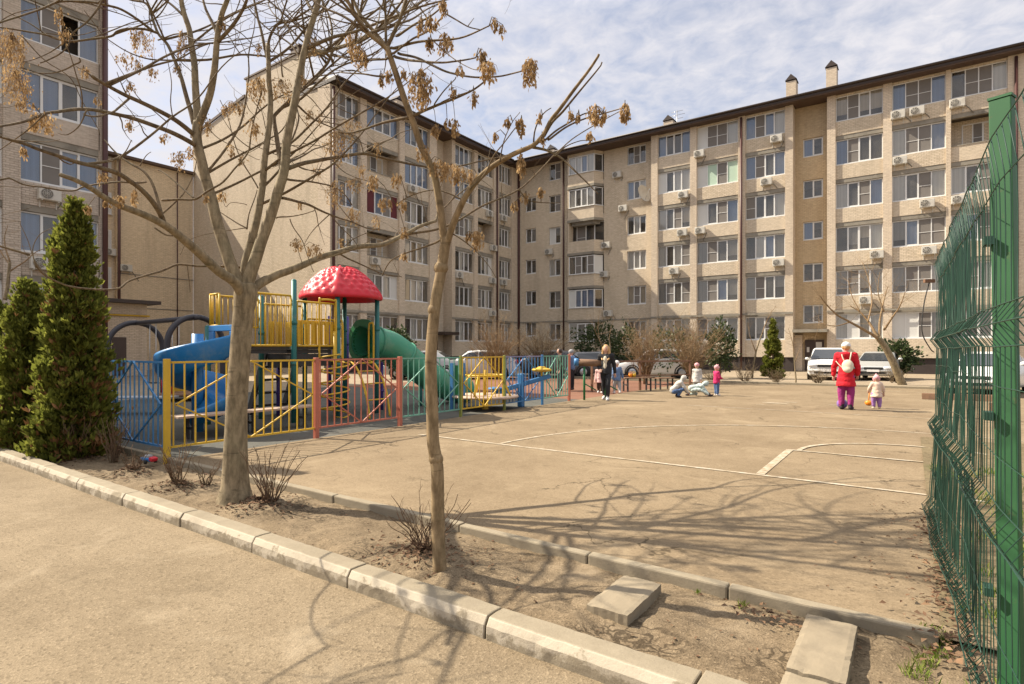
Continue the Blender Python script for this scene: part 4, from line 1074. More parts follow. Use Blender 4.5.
cl1 = [(12,52,26,40,5.0,1.4),(16,86,26,34,5.0,1.4),(24,106,14,12,5.0),(45,123,26,18,4.9,1.3),(142,43,22,26,6.0),(136,38,10,18,6.0),(182,45,10,30,5.9,1.3),(124,58,14,10,5.9),(136,66,16,14,5.9),(152,74,12,12,5.9),
 (60,20,8,26,5.4),(66,36,10,14,5.4),(84,72,8,10,5.3),(131,87,9,10,5.4),(97,101,7,7,5.2),(180,70,8,14,5.9),(206,124,14,16,5.8,1.3),(176,68,8,8,5.9),(130,125,8,12,5.4),(165,138,12,8,5.7),
 (88,210,7,8,4.7),(24,152,7,10,4.5),(102,177,10,10,5),(135,198,9,16,5.1),(118,200,12,10,5.0),(32,125,10,12,5.0),(108,203,8,7,5.0),(180,160,16,18,5.7),(190,152,10,12,5.7),(222,196,9,9,6.0,1.5),
 (257,90,17,26,5.2,1.6),(281,90,24,22,5.5,1.2),(252,128,16,18,5.2),(232,107,14,12,6.0),(226,112,8,10,6.2),(315,47,12,20,5.3),(357,38,14,12,5.1),(359,57,16,26,5.0,1.2),(222,24,10,14,5.6),(259,50,8,12,6.2),
 (311,118,16,16,5.4),(340,140,26,20,5.2,1.3),(352,126,18,14,5.1),(330,148,18,14,5.2),(334,195,16,28,5.2,1.2),(356,185,20,14,5.1),(296,244,12,12,5.6,1.3),(314,251,14,14,5.5,1.2),(341,242,6,8,5.1),
 (352,217,16,20,5.0),(376,222,10,14,5.0),(352,214,8,10,5.0),(378,150,10,16,5.0),(362,170,14,10,5.1),(302,80,8,10,5.5),(243,160,8,10,6.1),(317,172,8,8,5.5),(340,158,16,14,5.2),(230,150,8,12,6.0),(300,205,6,8,5.6),(205,198,6,8,5.6),(242,110,8,14,6.1)]
T1p = t1.tr.build('trunk', M['bark'], T1)
clusters(t1, T1, cl1, den=1.0)
t1.br.build('crown', M['twig'], T1)
# ---- the slim tree nearer the kerb
b2 = G(440, 572, .03); D2 = 3.92
T2 = thing('bare_tree', b2, 'slim crooked young bare tree near the kerb, splitting into two arched limbs', 'tree')
t2 = Tree(); L = t2.L
L([(440,580),(439.5,566),(438.5,540),(438,500),(437.5,472),(436,459),(433,440),(432,404),(431,365),(432.5,330),(436,300),(441,272),(444,252),(446,238)], .049,.036, D2, D2, True, .004)
mb = t2.tr
for (px,py) in ((436,459),(441,268),(434,310)): w = W(px,py,D2); mb.ell(w, .052 if py != 310 else .044,.05 if py != 310 else .044,.05,10,7)
L([(446,243),(444,238),(441,215),(438,195),(434,175),(428,160),(421,145),(412,118),(404,97),(397,77),(387,47)], .028,.019, D2, 3.75, True, .004)
L([(388,49),(380,42),(368.5,33),(360,22),(353,11),(346.6,0),(338,-15),(330,-40)], .017,.008, 3.75, 3.6, True, twigs=2)
L([(387,47),(378,36),(364,20),(357,8),(352,-4),(340,-30)], .015,.008, 3.75, 3.9, True, twigs=2)
L([(386,46),(385.5,20),(385,0),(384,-30)], .010,.006, 3.75, 3.75); L([(387,46),(393,33),(399,20),(403,8),(407,-6),(410,-30)], .014,.007, 3.75, 3.6, twigs=2)
L([(391,48),(410,44),(432,42),(450,40),(463,37),(478,31),(489,26)], .010,.004, 3.75, 3.3); L([(391,54),(410,41),(427,33),(438,22),(447,10)], .008,.004,3.75,3.4); L([(396,36),(412,26),(428,17.5),(438,10),(446,2)], .009,.004,3.7,3.3)
L([(446,14),(456,20),(468,27),(480,30)], .005,.003,3.35,3.2); L([(468,26),(474,18)], .003,.0015,3.3)
L([(394,56),(410,61),(428,63.6),(442,63),(454,61),(466,59),(476,57)], .010,.004,3.75,3.3); L([(398,53),(415,58),(432,66),(444,71),(454,73.5),(468,76),(484,77),(502,76),(522,71)], .009,.004,3.75,3.2)
L([(414,115),(424,111),(434,107.5),(449,101),(463,94),(474,88),(485,80)], .011,.005,3.8,3.4); L([(434,107),(445,90),(456,77)], .005,.003,3.65,3.5); L([(440,104),(452,97),(470,90)], .004,.002,3.6,3.4)
L([(388,58),(374,59),(356,60),(338,56)], .008,.004,3.75,4.0); L([(392,75),(376,76),(360,73),(340,72)], .008,.004,3.75,4.0); L([(412,116),(402,118),(382,123),(362,129),(350,132),(338,131)], .012,.005,3.8,4.1)
L([(434,42),(452,58),(470,68),(480,70)], .004,.002,3.5,3.2); L([(420,30),(428,20),(420,8),(410,0)], .004,.002,3.5)
# arched right limb
L([(446,246),(449,236),(453,224),(458,212),(466,196),(477,181),(487,171),(498,163),(514,154),(532,146),(540,139),(545,132),(551,120),(559,110),(568,98),(580,82),(590,68),(599,54)], .026,.007, D2, 3.3, True, .004)
L([(544,136),(552,122),(562,112),(575,97),(588,80),(602,62)], .010,.004,3.55,3.2)
L([(534,146),(535,132),(539,120),(545,112),(551,108)], .006,.003,3.6,3.5)
L([(532,147),(548,150),(562,158),(576,172),(590,186),(598,194)], .010,.003,3.6,3.3); L([(545,140),(556,130),(571,121),(585,113),(600,112)], .007,.003,3.55,3.3)
L([(548,140),(565,127),(585,118),(604,113),(625,108)], .007,.003,3.55,3.2); L([(470,190),(485,175),(494,156),(503,144),(515,128),(522,122)], .006,.003,3.75,3.5); L([(500,162),(504,140),(512,122),(520,112)], .005,.002,3.65)
L([(452,226),(440,240),(425,247),(405,254),(390,262),(382,276)], .009,.004,D2,4.2); L([(450,232),(470,246),(486,262),(496,278)], .005,.002,3.9,3.7); L([(462,200),(445,192),(430,190),(410,196),(396,205)], .006,.003,3.85,4.0)
L([(520,190),(530,200),(545,203),(560,203)], .005,.002,3.5); L([(555,156),(565,146),(580,140),(592,140)], .005,.002,3.5)
high = [q for q in t2.nodes if q[0].z > 3.6 and q[1] > .004]
for i in range(22):
    p0, r0 = random.choice(high); an = U(0,2*pi); p = p0; r = min(r0*.7,.011)
    dv = V((cos(an)*.9,sin(an)*.9,U(.3,1.0))).normalized(); pp = [(*p,r)]
    for k in range(1,6): dv = (dv+V((U(-.3,.3),U(-.3,.3),U(-.1,.2)))).normalized(); p = p+dv*U(.14,.26); pp.append((*p,r*(1-k*.16)))
    q = limb(t2.br, pp, 5, 4)
    for k in range(2): t2.twig(random.choice(q[6:]), .3)
cl2 = [(421,88,22,38,3.75,2.2),(356,55,12,22,3.9),(530,72,14,26,3.2,1.6),(495,24,6,12,3.25),(503,30,6,10,3.2),(443,8,8,14,3.35),(430,22,14,14,3.4),(421,26,8,18,3.5),(445,42,14,18,3.3,1.2),(430,45,8,16,3.5),
 (481,54,8,10,3.3),(490,72,16,20,3.2,1.3),(484,62,10,14,3.25),(474,98,8,14,3.5),(460,70,6,8,3.4),(447,123,6,10,3.7),(455,127,8,16,3.6),(452,92,10,10,3.6),(382,80,6,14,3.9),(390,76,8,12,3.9),
 (404,74,6,10,3.8),(365,60,6,12,4.0),(350,42,8,18,4.0),(521,127,9,18,3.6,1.3),(508,122,7,9,3.6),(495,137,6,8,3.6),(521,165,9,24,3.7,1.3),(542,140,6,8,3.6),(570,115,8,8,3.4),(597,114,20,16,3.25,1.3),(625,112,9,18,3.15,1.4),(540,118,6,10,3.5),
 (453,173,22,18,3.8,1.1),(470,176,10,12,3.8),(440,168,18,18,3.9),(424,152,12,14,3.9),(477,240,14,18,3.75,1.3),(469,236,6,10,3.75),(436,130,8,12,3.8),(541,192,5,10,3.5),(525,197,7,8,3.6),(515,206,5,8,3.6),(403,205,9,10,4.0),(397,180,10,14,4.0),(590,136,5,8,3.4),(603,118,8,8,3.25),(384,204,12,12,4.1),(372,182,12,14,4.1),(404,232,8,10,4.1),(578,117,6,8,3.4),(404,256,7,7,4.1)]
t2.tr.build('trunk', M['bark2'], T2)
clusters(t2, T2, cl2, den=1.0)
t2.br.build('crown', M['twig'], T2)

# ---- conifers
def conifer(px, d, base_z, h, rad, label, nsp=2600, size=.07, dry=.0, grp=None, y=None, loc=None):
    b = loc if loc is not None else GD(px, d, base_z)
    root = thing('conifer', b, label, 'conifer tree', grp)
    tk = MB(); tk.tube([b, b+V((0,0,h*.9))], [rad*.14, .01], 7); tk.build('trunk', M['twig'], root)
    fo = MB(); dr = MB(); seed = U(0,99)
    clumps = []
    for k in range(max(40,int(nsp/58))):
        t = rnd()**1.2; an = U(0,2*pi); R_ = rad*1.08*(1-t)**.80*min(1,.70+t*3.0)
        lump = .76+.50*mnoise.noise(V((cos(an)*1.9+seed, sin(an)*1.9, h*t*2.6)))+.22*mnoise.noise(V((cos(an)*6+seed, sin(an)*6, h*t*8)))
        q = R_*min(1.12,lump)*(1-.42*rnd()**1.5); clumps.append((q*cos(an), q*sin(an), h*(.01+.97*t), an, (.55+.45*(1-t))*U(.7,1.35)))
    sz = rad/.55
    for i in range(nsp):
        cx_, cy_, cz_, an, cs = random.choice(clumps); tt_ = U(-1,1.15)
        wv_ = (1-.55*abs(tt_))*.085*cs*sz
        p = b+V((cx_+random.gauss(0,wv_)+cos(an)*.03*tt_, cy_+random.gauss(0,wv_)+sin(an)*.03*tt_, max(.02,cz_+tt_*.17*cs*sz)))
        z = p.z-b.z; t = min(1,z/h)
        out = V((cos(an)+U(-.5,.5),sin(an)+U(-.5,.5),U(.8,2.8))).normalized(); sd = V((-sin(an)+U(-.8,.8),cos(an)+U(-.8,.8),U(-.5,.5))).normalized()
        s_ = size*U(.6,1.9)*(1-.35*t); tgt = dr if rnd() < dry*(1.8-z/h*1.7)*(1 if mnoise.noise(V((cos(an)*2+seed+5,sin(an)*2,z*1.5))) > .05 else .12) else fo
        for k in range(3):                                           # a little fan of scale leaves
            o = (out + sd*(k-1)*.7 + V((U(-.2,.2),U(-.2,.2),U(-.1,.3)))).normalized(); w = o.cross(sd+V((U(-.4,.4),U(-.4,.4),U(-.4,.4)))).normalized()*s_*.20
            e = p + o*s_
            tgt.add([p, p+o*s_*.55+w, e, p+o*s_*.55-w], [(0,1,2,3)])
    fo.build('crown', M['thuja'], root, fix=False)
    if dr.v: dr.build('browned_sprays', M['thujadry'], root, fix=False)
    return root
conifer(0,0,.02, 3.65, .53, 'tallest green conifer left of the blue fence, browned near its foot', 20000, .085, .22, 'conifers in the planting strip', loc=V((-9.80,3.10,.0)))
conifer(0,0,.02, 2.60, .58, 'shorter broad conifer at the left picture edge', 14000, .085, .10, 'conifers in the planting strip', loc=V((-11.25,2.95,.0)))
conifer(0,0,.02, 3.55, .52, 'slim conifer half hidden behind the tallest one', 10000, .085, .10, 'conifers in the planting strip', loc=V((-11.75,3.50,.0)))
conifer(0,0,.02, 2.3, .8, 'dark low conifer cut by the left picture edge', 5000, .085, .15, 'conifers in the planting strip', loc=V((-13.6,3.2,.0)))
conifer(773,29.6,.05, 3.0, .52, 'solitary narrow green conifer in front of the far facade', 4200, .15, .02)
# ---- bare stem shrubs in the strip
def stems(loc, n, h, w, label, seed, rad=.006, matn='shrubtwig', lean=0):
    random.seed(seed); root = thing('bare_shrub', loc, label, 'shrub', 'leafless shrubs in the soil strip'); mb = MB()
    for i in range(n):
        an = U(0,2*pi); sp = sqrt(rnd())*w; e = V((cos(an)*sp+lean, sin(an)*sp*.8, h*U(.55,1.0)))
        b = V(loc)+V((cos(an)*.05*rnd(), sin(an)*.05*rnd(), -.02)); r = rad*U(.7,1.2)
        pp = [(*b,r)]
        for k in range(1,6): t = k/5; p = b+V((e.x*t**1.3, e.y*t**1.3, e.z*t))+V((U(-.02,.02),U(-.02,.02),0)); pp.append((*p, r*(1-.6*t)))
        q = limb(mb, pp, 5, 3)
        for k in range(random.choice((1,2,3))):
            s0 = q[random.randint(len(q)//3, len(q)-2)]; a2 = U(0,2*pi); p = V(s0[:3]); l = h*U(.12,.3); pts = [(*p, s0[3]*.7)]
            for m in range(1,4): p = p+V((cos(a2)*.5+U(-.2,.2),sin(a2)*.5+U(-.2,.2),.8)).normalized()*l/3; pts.append((*p, s0[3]*.7*(1-m*.25)))
            limb(mb, pts, 4, 2)
    mb.build('stems', M[matn], root)
    lv = MB()
    for i in range(n*2): 
        an = U(0,2*pi); q = w*.5*rnd(); leafquad(lv, V(loc)+V((q*cos(an),q*sin(an),h*.4*rnd())), U(.01,.02), U(.006,.01))
    lv.build('withered_leaves', M['litter'], root, fix=False)
    random.seed(seed+100)
s_ = SH
stems(V((s_[0][0],s_[0][1],.03)), 34, .72, .36, 'dense bare shrub at the foot of the tallest conifer', 31)
stems(V((s_[1][0],s_[1][1],.03)), 16, .36, .22, 'lowest bare shrub, in the dead leaves beside the blue and red toy', 32)
stems(V((s_[2][0],s_[2][1],.04)), 24, .52, .28, 'bare shrub growing below the thick yellow corner post', 33)
stems(V((-5.15,3.22,.04)), 24, .60, .34, 'bare shrub growing close to the right of the thick tree trunk', 34, lean=.10)
stems(V((-2.95,3.10,.04)), 30, .48, .34, 'bare shrub round the foot of the slim crooked tree', 35, .005, lean=.03)
stems(V((G(82,452).x,2.85,.03)), 26, .50, .30, 'russet bare shrub between the kerb and the tallest conifer', 36)
stems(V((G(118,463).x,3.25,.03)), 30, .62, .34, 'bare shrub before the blue fence panel, next to the conifer foot', 37)
stems(V((G(205,487).x,3.3,.04)), 12, .30, .2, 'tiny bare shrub between the yellow fence and the thick trunk', 38)
random.seed(50)
# ---- far bare bushes and shrubs
def bush(loc, h, w, n, label, matn='drytwig', grp=None, trunk=.25, rad=.022, fine=4, thick=1):
    root = thing('bare_bush', loc, label, 'bush', grp); mb = MB(); loc = V(loc)
    tm = MB()
    for i in range(4): a = U(0,2*pi); tm.tube([loc+V((cos(a)*.08,sin(a)*.08,0)), loc+V((cos(a)*.12,sin(a)*.12,h*trunk))], [rad*2.2,rad*1.6], 6)
    tm.build('trunk', M[matn], root)
    for i in range(n):
        an = U(0,2*pi); sp = (rnd()**.6)*w; e = V((cos(an)*sp, sin(an)*sp, h*(.55+.45*rnd())*(1-.25*(sp/w)**2)))
        b = loc+V((cos(an)*.14,sin(an)*.14,h*trunk*U(.3,1))); pp = [(*b,rad*.7)]
        for k in range(1,5): t = k/4; p = b+V((e.x*t**1.25, e.y*t**1.25, (e.z-h*trunk*.5)*t**.9))+V((U(-.11,.11),U(-.11,.11),U(-.06,.06))); pp.append((*p, rad*.7*(1-.78*t)))
        q = limb(mb, pp, 4, 2)
        for k in range(fine):
            s0 = q[random.randint(2,len(q)-1)]; p = V(s0[:3]); dv = V((U(-1,1),U(-1,1),U(.0,1))).normalized(); l = h*U(.08,.22)
            mb.tube([p, p+dv*l*.5+V((0,0,.02)), p+dv*l+V((U(-.05,.05),U(-.05,.05),U(-.04,.06)))], [rad*.30,rad*.22,rad*.12], 3, cap=False)
    mb.build('twigs', M[matn], root)
bush(GD(646,25.2,.05), 2.9, 1.0, 90, 'left one of two tan vase shaped bare bushes beside the far car park', grp='tan bushes at the far edge of the court', fine=8)
bush(GD(691,25.8,.05), 3.1, 1.45, 120, 'larger right one of two tan bare bushes, behind the crouching children', grp='tan bushes at the far edge of the court', fine=8)
bush(GD(497,29,.05), 3.2, 1.6, 130, 'pale bare bush above the yellow far fence panel, before the shaded wing', fine=7)
bush(GD(540,31,.05), 3.0, 1.9, 130, 'brown bare bush by the dark corner drain pipe', 'twig', fine=7)
for i, (px,d,lb) in enumerate(((745,26.2,'low leafless bush at the foot of the double drain pipe'),(712,27,'low leafless bush behind the child in crimson'),(818,26,'low twiggy bush before the white van'),(894,26,'low twiggy bush before the silver sedan'),(776,26.3,'low twiggy bush at the foot of the solitary far conifer'))):
    bush(GD(px,d,.05), .75 if i else 1.15, .55, 36, lb, 'twig', 'low bushes along the far kerb', .1, .014, 5)
def evergreen(loc, rx, ry, h, label, n=2600, size=.16):
    root = thing('evergreen_shrub', loc, label, 'shrub'); loc = V(loc); mb = MB(); sd = U(0,99)
    tk = MB(); tk.tube([loc, loc+V((0,0,h*.7))], [.06,.02], 6); tk.build('trunk', M['twig'], root)
    for i in range(n):
        th = math.acos(U(-.9,1)); an = U(0,2*pi); dv = V((sin(th)*cos(an), sin(th)*sin(an), cos(th)))
        lump = .72+.55*mnoise.noise(dv*2.2+V((sd,0,0)))+.25*mnoise.noise(dv*6+V((sd,3,0))); q = lump*(1-.45*rnd()**2)
        p = loc+V((dv.x*rx*q, dv.y*ry*q, h*.52+dv.z*h*.5*q))
        t = (dv+V((U(-.8,.8),U(-.8,.8),U(-.5,.8)))).normalized(); w = t.orthogonal().normalized(); w.rotate(Matrix.Rotation(U(0,6.3),3,t)); s2 = size*U(.6,1.3)
        mb.add([p, p+t*s2*.5+w*s2*.3, p+t*s2, p+t*s2*.5-w*s2*.3], [(0,1,2,3)])
    mb.build('crown', M['leaf'], root, fix=False)
evergreen(GD(596,33,.05), 1.6, 1.3, 3.3, 'dark evergreen shrub under the balcony bay, left one', 2600)
evergreen(GD(627,31.5,.05), 1.0, 1.2, 3.0, 'dark evergreen shrub rising behind the left tan bush', 1700)
evergreen(GD(720,30.5,.05), .95, 1.0, 3.2, 'broad evergreen shrub showing behind the larger tan bush', 2300)
evergreen(GD(672,30,.05), 1.7, 1.0, 2.9, 'evergreen shrub between the two tan bushes', 1500)
evergreen(GD(898,29.5,.05), 1.0, .9, 2.1, 'rounded evergreen shrub behind the leaning bare tree', 2600)
evergreen(GD(397,29,.05), 1.0, .9, 2.9, 'round topped evergreen above the green tube slide', 2600)
evergreen(GD(484,31,.05), .5, .5, 1.5, 'small round evergreen below a shaded ground floor window', 900)
# ---- far bare trees
def simple_tree(name_label, px_pts, d, r0, r1, limbs, grp=None, twn=26, tl=.9, matn='bark'):
    b = GD(px_pts[0][0], d, .05); root = thing('bare_tree', b, name_label, 'tree', grp); t = Tree()
    t.L(px_pts, r0, r1, d, d, True)
    qs = []
    for pts, a, c, dd in limbs: qs.append(t.L(pts, a, c, d, d+dd))
    for i in range(twn):
        q = random.choice(qs); t.twig(random.choice(q[len(q)//3:]), tl, .5, 2)
    t.tr.build('trunk', M[matn], root); t.br.build('crown', M['drytwig'], root)
simple_tree('leaning bare tree with spreading crown behind the silver sedan', [(903,386),(898,374),(891,358),(884,345),(878,338)], 24.5, .17, .12,
  [([(880,340),(868,332),(850,322),(836,314),(826,304),(820,296)], .07,.02,-.8),([(878,338),(870,324),(860,312),(850,306)], .07,.02,.8),([(879,338),(880,320),(884,300),(888,286)], .06,.015,1.0),([(860,312),(852,296),(848,280)], .03,.01,.5),
   ([(884,330),(892,318),(900,306),(905,292)], .05,.012,-1),([(868,322),(872,300),(868,278),(862,262)], .04,.01,1.4),([(850,322),(836,326),(824,324),(812,318)], .03,.01,-.4),([(884,312),(878,292),(880,272)], .03,.008,.2)], twn=90, tl=1.5)
simple_tree('thin forked bare sapling before the dark evergreen shrub', [(611,376),(610,360),(610,346),(609,338)], 28.5, .04, .03, [([(610,364),(602,346),(595,330),(590,314)], .018,.005,.3),([(609,340),(611,328),(615,316)], .016,.005,-.3),([(600,342),(598,326),(600,308)], .011,.004,0)], twn=16, tl=.8)
simple_tree('thin leafless sapling left of the white van', [(796,385),(795,370),(794,352)], 25.2, .035, .025, [([(794,354),(792,340),(788,328)], .02,.006,0),([(795,362),(800,348),(806,338)], .016,.005,.2)], twn=12, tl=.6)
simple_tree('bare sapling leaning beside the double drain pipe', [(752,378),(756,352),(762,334)], 30, .05, .03, [([(756,352),(750,336),(748,322)], .03,.008,0),([(762,334),(768,318),(776,306)], .03,.008,.3)], twn=14, tl=.8)
simple_tree('small bare tree with crooked twigs in front of the left edge facade', [(5,300),(8,282),(10,262)], 13.5, .04, .03, [([(10,262),(4,240),(8,225)], .02,.006,0),([(9,272),(24,262),(36,252),(52,246)], .02,.005,.4),([(10,265),(0,250),(-8,230)], .02,.006,.2)], twn=10, tl=.7)
# ================================================================== PLAYGROUND FENCE
def play_fence(a, b, z0, col, postcol, label, post_end=True, post_start=None, postw=.055, bars=None, topcol=None, braces=True, hgt=1.36):
    """panel of vertical bars with a diamond of braces between a and b"""
    a = V((a[0],a[1],0)); b = V((b[0],b[1],0)); t = (b-a).normalized(); Ln = (b-a).length
    root = thing('bar_fence', ((a+b)/2)+V((0,0,z0)), label, 'fence panel', 'painted playground fence panels')
    mb = MB(); g = postw/2+.012
    zt, zb = z0+hgt-.03, z0+.17
    P0 = lambda s, z: a+t*s+V((0,0,z))
    tr = MB(); tr.bar(P0(g,zt), P0(Ln-g,zt), .028); tr.build('top_rail', M[topcol or col], root)
    mb.bar(P0(g,zb), P0(Ln-g,zb), .028)
    n = bars or int(Ln/.145)
    for i in range(n):
        s = g+.03+(Ln-2*g-.06)*i/(n-1); mb.bar(P0(s,zb+.015), P0(s,zt-.015), .017)
    mb.build('bars', M[col], root)
    if braces:
        br = MB(); off = t.cross(V((0,0,1)))*.022; zm = (zt+zb)/2
        for (s0,za),(s1,zc) in (((g+.05,zm),(Ln/2,zt)),((Ln/2,zt),(Ln-g-.05,zm)),((Ln-g-.05,zm),(Ln/2,zb)),((Ln/2,zb),(g+.05,zm))):
            br.bar(P0(s0,za)+off, P0(s1,zc)+off, .02)
        br.build('brace', M[col], root)
    for s, pc in ((0, post_start), (Ln, postcol)):
        if pc is None: continue
        pm = MB(); q = P0(s,0); w = postw/2; pm.box(q.x-w,q.x+w,q.y-w,q.y+w,-.03,z0+hgt+.01); pm.build('post', M[pc], root, bevel=.006)
    return root
X = XS; ys = [3.655, 6.04, 7.98, 9.84, 11.52, 13.3, 14.8]
yf = play_fence((X,ys[0]+.02),(X,ys[1]),.05,'yel',None,'near long yellow bar fence panel behind the thick tree trunk',)
c_ = MB(); c_.box(X-.036,X+.036,ys[0]-.03,ys[0]+.042,-.05,1.43); c_.build('post', M['yel'], yf, bevel=.006)
play_fence((X,ys[1]),(X,ys[2]),.05,'sal','sal','faded red fence panel with red posts in front of the yellow spiral climber',post_start='sal',postw=.075)
play_fence((X,ys[2]),(X,ys[3]),.05,'tea','oli','pale green fence panel in front of the green tube slide, crossed by the slim tree')
play_fence((X,ys[3]),(X,ys[4]),.05,'yel','oli','farther yellow fence panel between the two green-painted stretches')
play_fence((X,ys[4]),(X,ys[5]),.05,'blu','blu','blue fence panel with lilac top rail in front of the blue seesaw',topcol='lav')
play_fence((X,ys[5]),(X,ys[6]),.05,'tea','sal','last green fence panel ending at the rusty red post',postw=.07)
play_fence((X-2.0,ys[0]+.02),(X-.07,ys[0]+.02),.05,'blu',None,'blue fence panel left of the yellow corner post, beside the conifer',post_start='blu')
play_fence((X-4.0,ys[0]+.02),(X-2.03,ys[0]+.02),.05,'blu',None,'blue fence panel hidden behind the conifers',post_start='blu')

# ================================================================== PLAY TOWER
gx = (-11.7, -10.5); gy = (5.95, 7.1, 8.2, 9.35)
tw = thing('play_tower', (-11.1, 8.2, .04), 'multi deck play tower with red dome roof, blue spiral slide and green tube slide', 'play structure')
def post(x, y, h, m='ptea', r=.055):
    mb = MB(); mb.tube([(x,y,.03),(x,y,h-.03)], r, 14); mb.ell((x,y,h-.03), r, r, .035, 12, 6); o = mb.build('post', M[m], tw)
    for z in (h*.42, h*.70): cb = MB(); cb.lathe([(r+.001,z-.035),(r+.014,z-.03),(r+.014,z+.03),(r+.001,z+.035)], (x,y,0), 14); cb.build('collar', M[m], o)
for x in gx:
    post(x, 7.1, 3.02 if x == gx[1] else 2.75)
    for y in gy[2:]: post(x, y, 2.92)
post(-11.72, 5.95, 2.05); 
def deck(x0,x1,y0,y1,z):
    mb = MB(); mb.box(x0+.06,x1-.06,y0+.06,y1-.06,z-.06,z); mb.box(x0+.1,x1-.1,y0+.1,y1-.1,z-.14,z-.062); mb.build('deck', M['pdark'], tw)
Z1, Z2, Z3 = 1.34, 1.62, 1.62
deck(*gx, gy[2], gy[3], Z1); deck(*gx, gy[1], gy[2], Z2); deck(*gx, gy[0], gy[1], Z3)
def railing(a, b, z0, z1, m='pyel', pitch=.11, solid=False):
    a = V((*a,0)); b = V((*b,0)); t = (b-a).normalized(); Ln = (b-a).length; g = .075
    mb = MB(); Q = lambda s, z: a+t*s+V((0,0,z))
    for z in (z0, z1): mb.tube([Q(g,z), Q(Ln-g,z)], .022, 8)
    n = max(2, int((Ln-2*g)/pitch))
    for i in range(n+1):
        s = g+(Ln-2*g)*i/n; mb.tube([Q(s,z0), Q(s,z1)], .012 if 0 < i < n else .022, 6)
    if solid:
        nrm = t.cross(V((0,0,1)))*.01
        for i in range(4):
            s0 = g+.05+(Ln-2*g-.1)*i/4+.015; s1 = g+.05+(Ln-2*g-.1)*(i+1)/4-.015
            for sgn in (1,):
                mb.bar(Q((s0+s1)/2,z0+.03), Q((s0+s1)/2,z0+.55), .02, s1-s0, up=t.cross(V((0,0,1))))
    return mb.build('railing', M[m], tw)
railing((gx[1],gy[1]),(gx[1],gy[2]), Z2+.02, Z2+.95, solid=False)
railing((gx[0],gy[1]),(gx[0],gy[2]), Z2+.02, Z2+.95, solid=True)
railing((gx[0],gy[0]),(gx[0],gy[1]), Z3+.42, Z3+1.05); railing((gx[1],gy[0]),(gx[1],gy[1]), Z3+.02, Z3+1.05)
railing((gx[0],gy[0]),(gx[0]+.5,gy[0]), Z3+.42, Z3+1.05)
railing((gx[0],gy[2]),(gx[0],gy[3]), Z1+.05, Z1+.95, pitch=.2)
# solid yellow play wall with slots on the second deck, steps under it
pw = MB()
for i in range(6):
    s0 = gy[1]+.12+i*.165; pw.box(gx[1]-.055, gx[1]-.03, s0, s0+.12, Z2+.05, Z2+.50)
pw.box(gx[1]-.054,gx[1]-.031, gy[1]+.09, gy[2]-.09, Z2+.48, Z2+.56)
pw.build('play_panel', M['pyel'], tw)
# hoop gate of the spiral climber
hp = MB()
for y in (gy[2]+.02,):
    hp.tube(smoothpath([(gx[1]+.03,gy[2]-.50,Z1-.2),(gx[1]+.03,gy[2]-.50,Z1+1.20),(gx[1]+.03,gy[2]-.44,Z1+1.30),(gx[1]+.03,gy[2]-.12,Z1+1.30),(gx[1]+.03,gy[2]-.07,Z1+1.2),(gx[1]+.03,gy[2]-.07,Z1-.25)],5), .022, 8)
hp.build('gate_hoop', M['pyel'], tw)
# spiral climber
sp = MB(); cx_, cy_ = -10.13, 7.83
sp.tube([(cx_,cy_,.04),(cx_,cy_,1.95)], .028, 8)
sp.tube([(cx_+.31*cos(a),cy_+.31*sin(a),.12+a/(2*pi)*.27) for a in [2*pi*k/22 for k in range(22*5)]], .018, 6)
for k in range(8): a = 2*pi*k*.62; z = .12+k*.17; sp.tube([(cx_,cy_,z),(cx_+.31*cos(a),cy_+.31*sin(a),z)], .012, 5)
sp.build('spiral_climber', M['pyel'], tw)
# curved ladder
ac = MB(); arcs = []
for y in (8.48, 9.08):
    p = smoothpath([(gx[1]+.02,y,Z1-.05),(gx[1]+.22,y,Z1-.12),(gx[1]+.45,y,Z1-.40),(gx[1]+.63,y,Z1-.8),(gx[1]+.74,y,.03)],5); arcs.append(p); ac.tube(p, .026, 8)
for k in (4,8,12,16): ac.tube([arcs[0][k], arcs[1][k]], .018, 6)
ac.build('arched_ladder', M['pyel'], tw)
gr = MB()
for y in (8.32, 9.22):
    gr.tube(smoothpath([(gx[1]+.02,y,Z1-.2),(gx[1]+.02,y,Z1+.75),(gx[1]-.06,y,Z1+.85),(gx[1]-.14,y,Z1+.75),(gx[1]-.14,y,Z1-.05)],5), .022, 8)
gr.build('grab_rail', M['pyel'], tw)
# red dome roof with scales
dm = MB(); dc = V((-11.1, 8.775, 2.84)); N = 96; NR = 30; rings = []
for i in range(NR+1):
    t = i/NR; rr = .90*(t**.84); zz = .66*(1-t**1.8)
    row = t*8; fr = row-int(row); ring = []
    for k in range(N):
        a = 2*pi*k/N; c4 = max(abs(cos(a)),abs(sin(a))); sq = 1+.14*(1/c4-1)
        rb = abs(((a) % (pi/2)) - pi/4); rb = pi/4-rb if False else abs(((a+pi/4) % (pi/2)) - pi/4)
        q = rr*sq; z = zz
        if rb < .10 and t > .06: q += .035; z += .05                  # moulded ribs
        elif .10 < t < .97:
            ph = a*24/2 + (int(row) % 2)*pi/2
            s_ = max(0, abs(sin(ph))-.15)*(.25+.75*fr)*.075; q += s_*.75; z += s_*.55
        ring.append((dc.x+q*cos(a+pi/4), dc.y+q*sin(a+pi/4), dc.z+z))
    rings.append(ring)
base = rings[-1]; S_ = lambda p, k, dz: (dc.x+(p[0]-dc.x)*k, dc.y+(p[1]-dc.y)*k, dc.z+dz)
for k, dz in ((1.03,-.03),(1.02,-.09),(.97,-.11),(.93,-.08),(.80,.10),(.3,.48)): rings.append([S_(p,k,dz) for p in base])
vs = [p for r in rings[1:] for p in r]
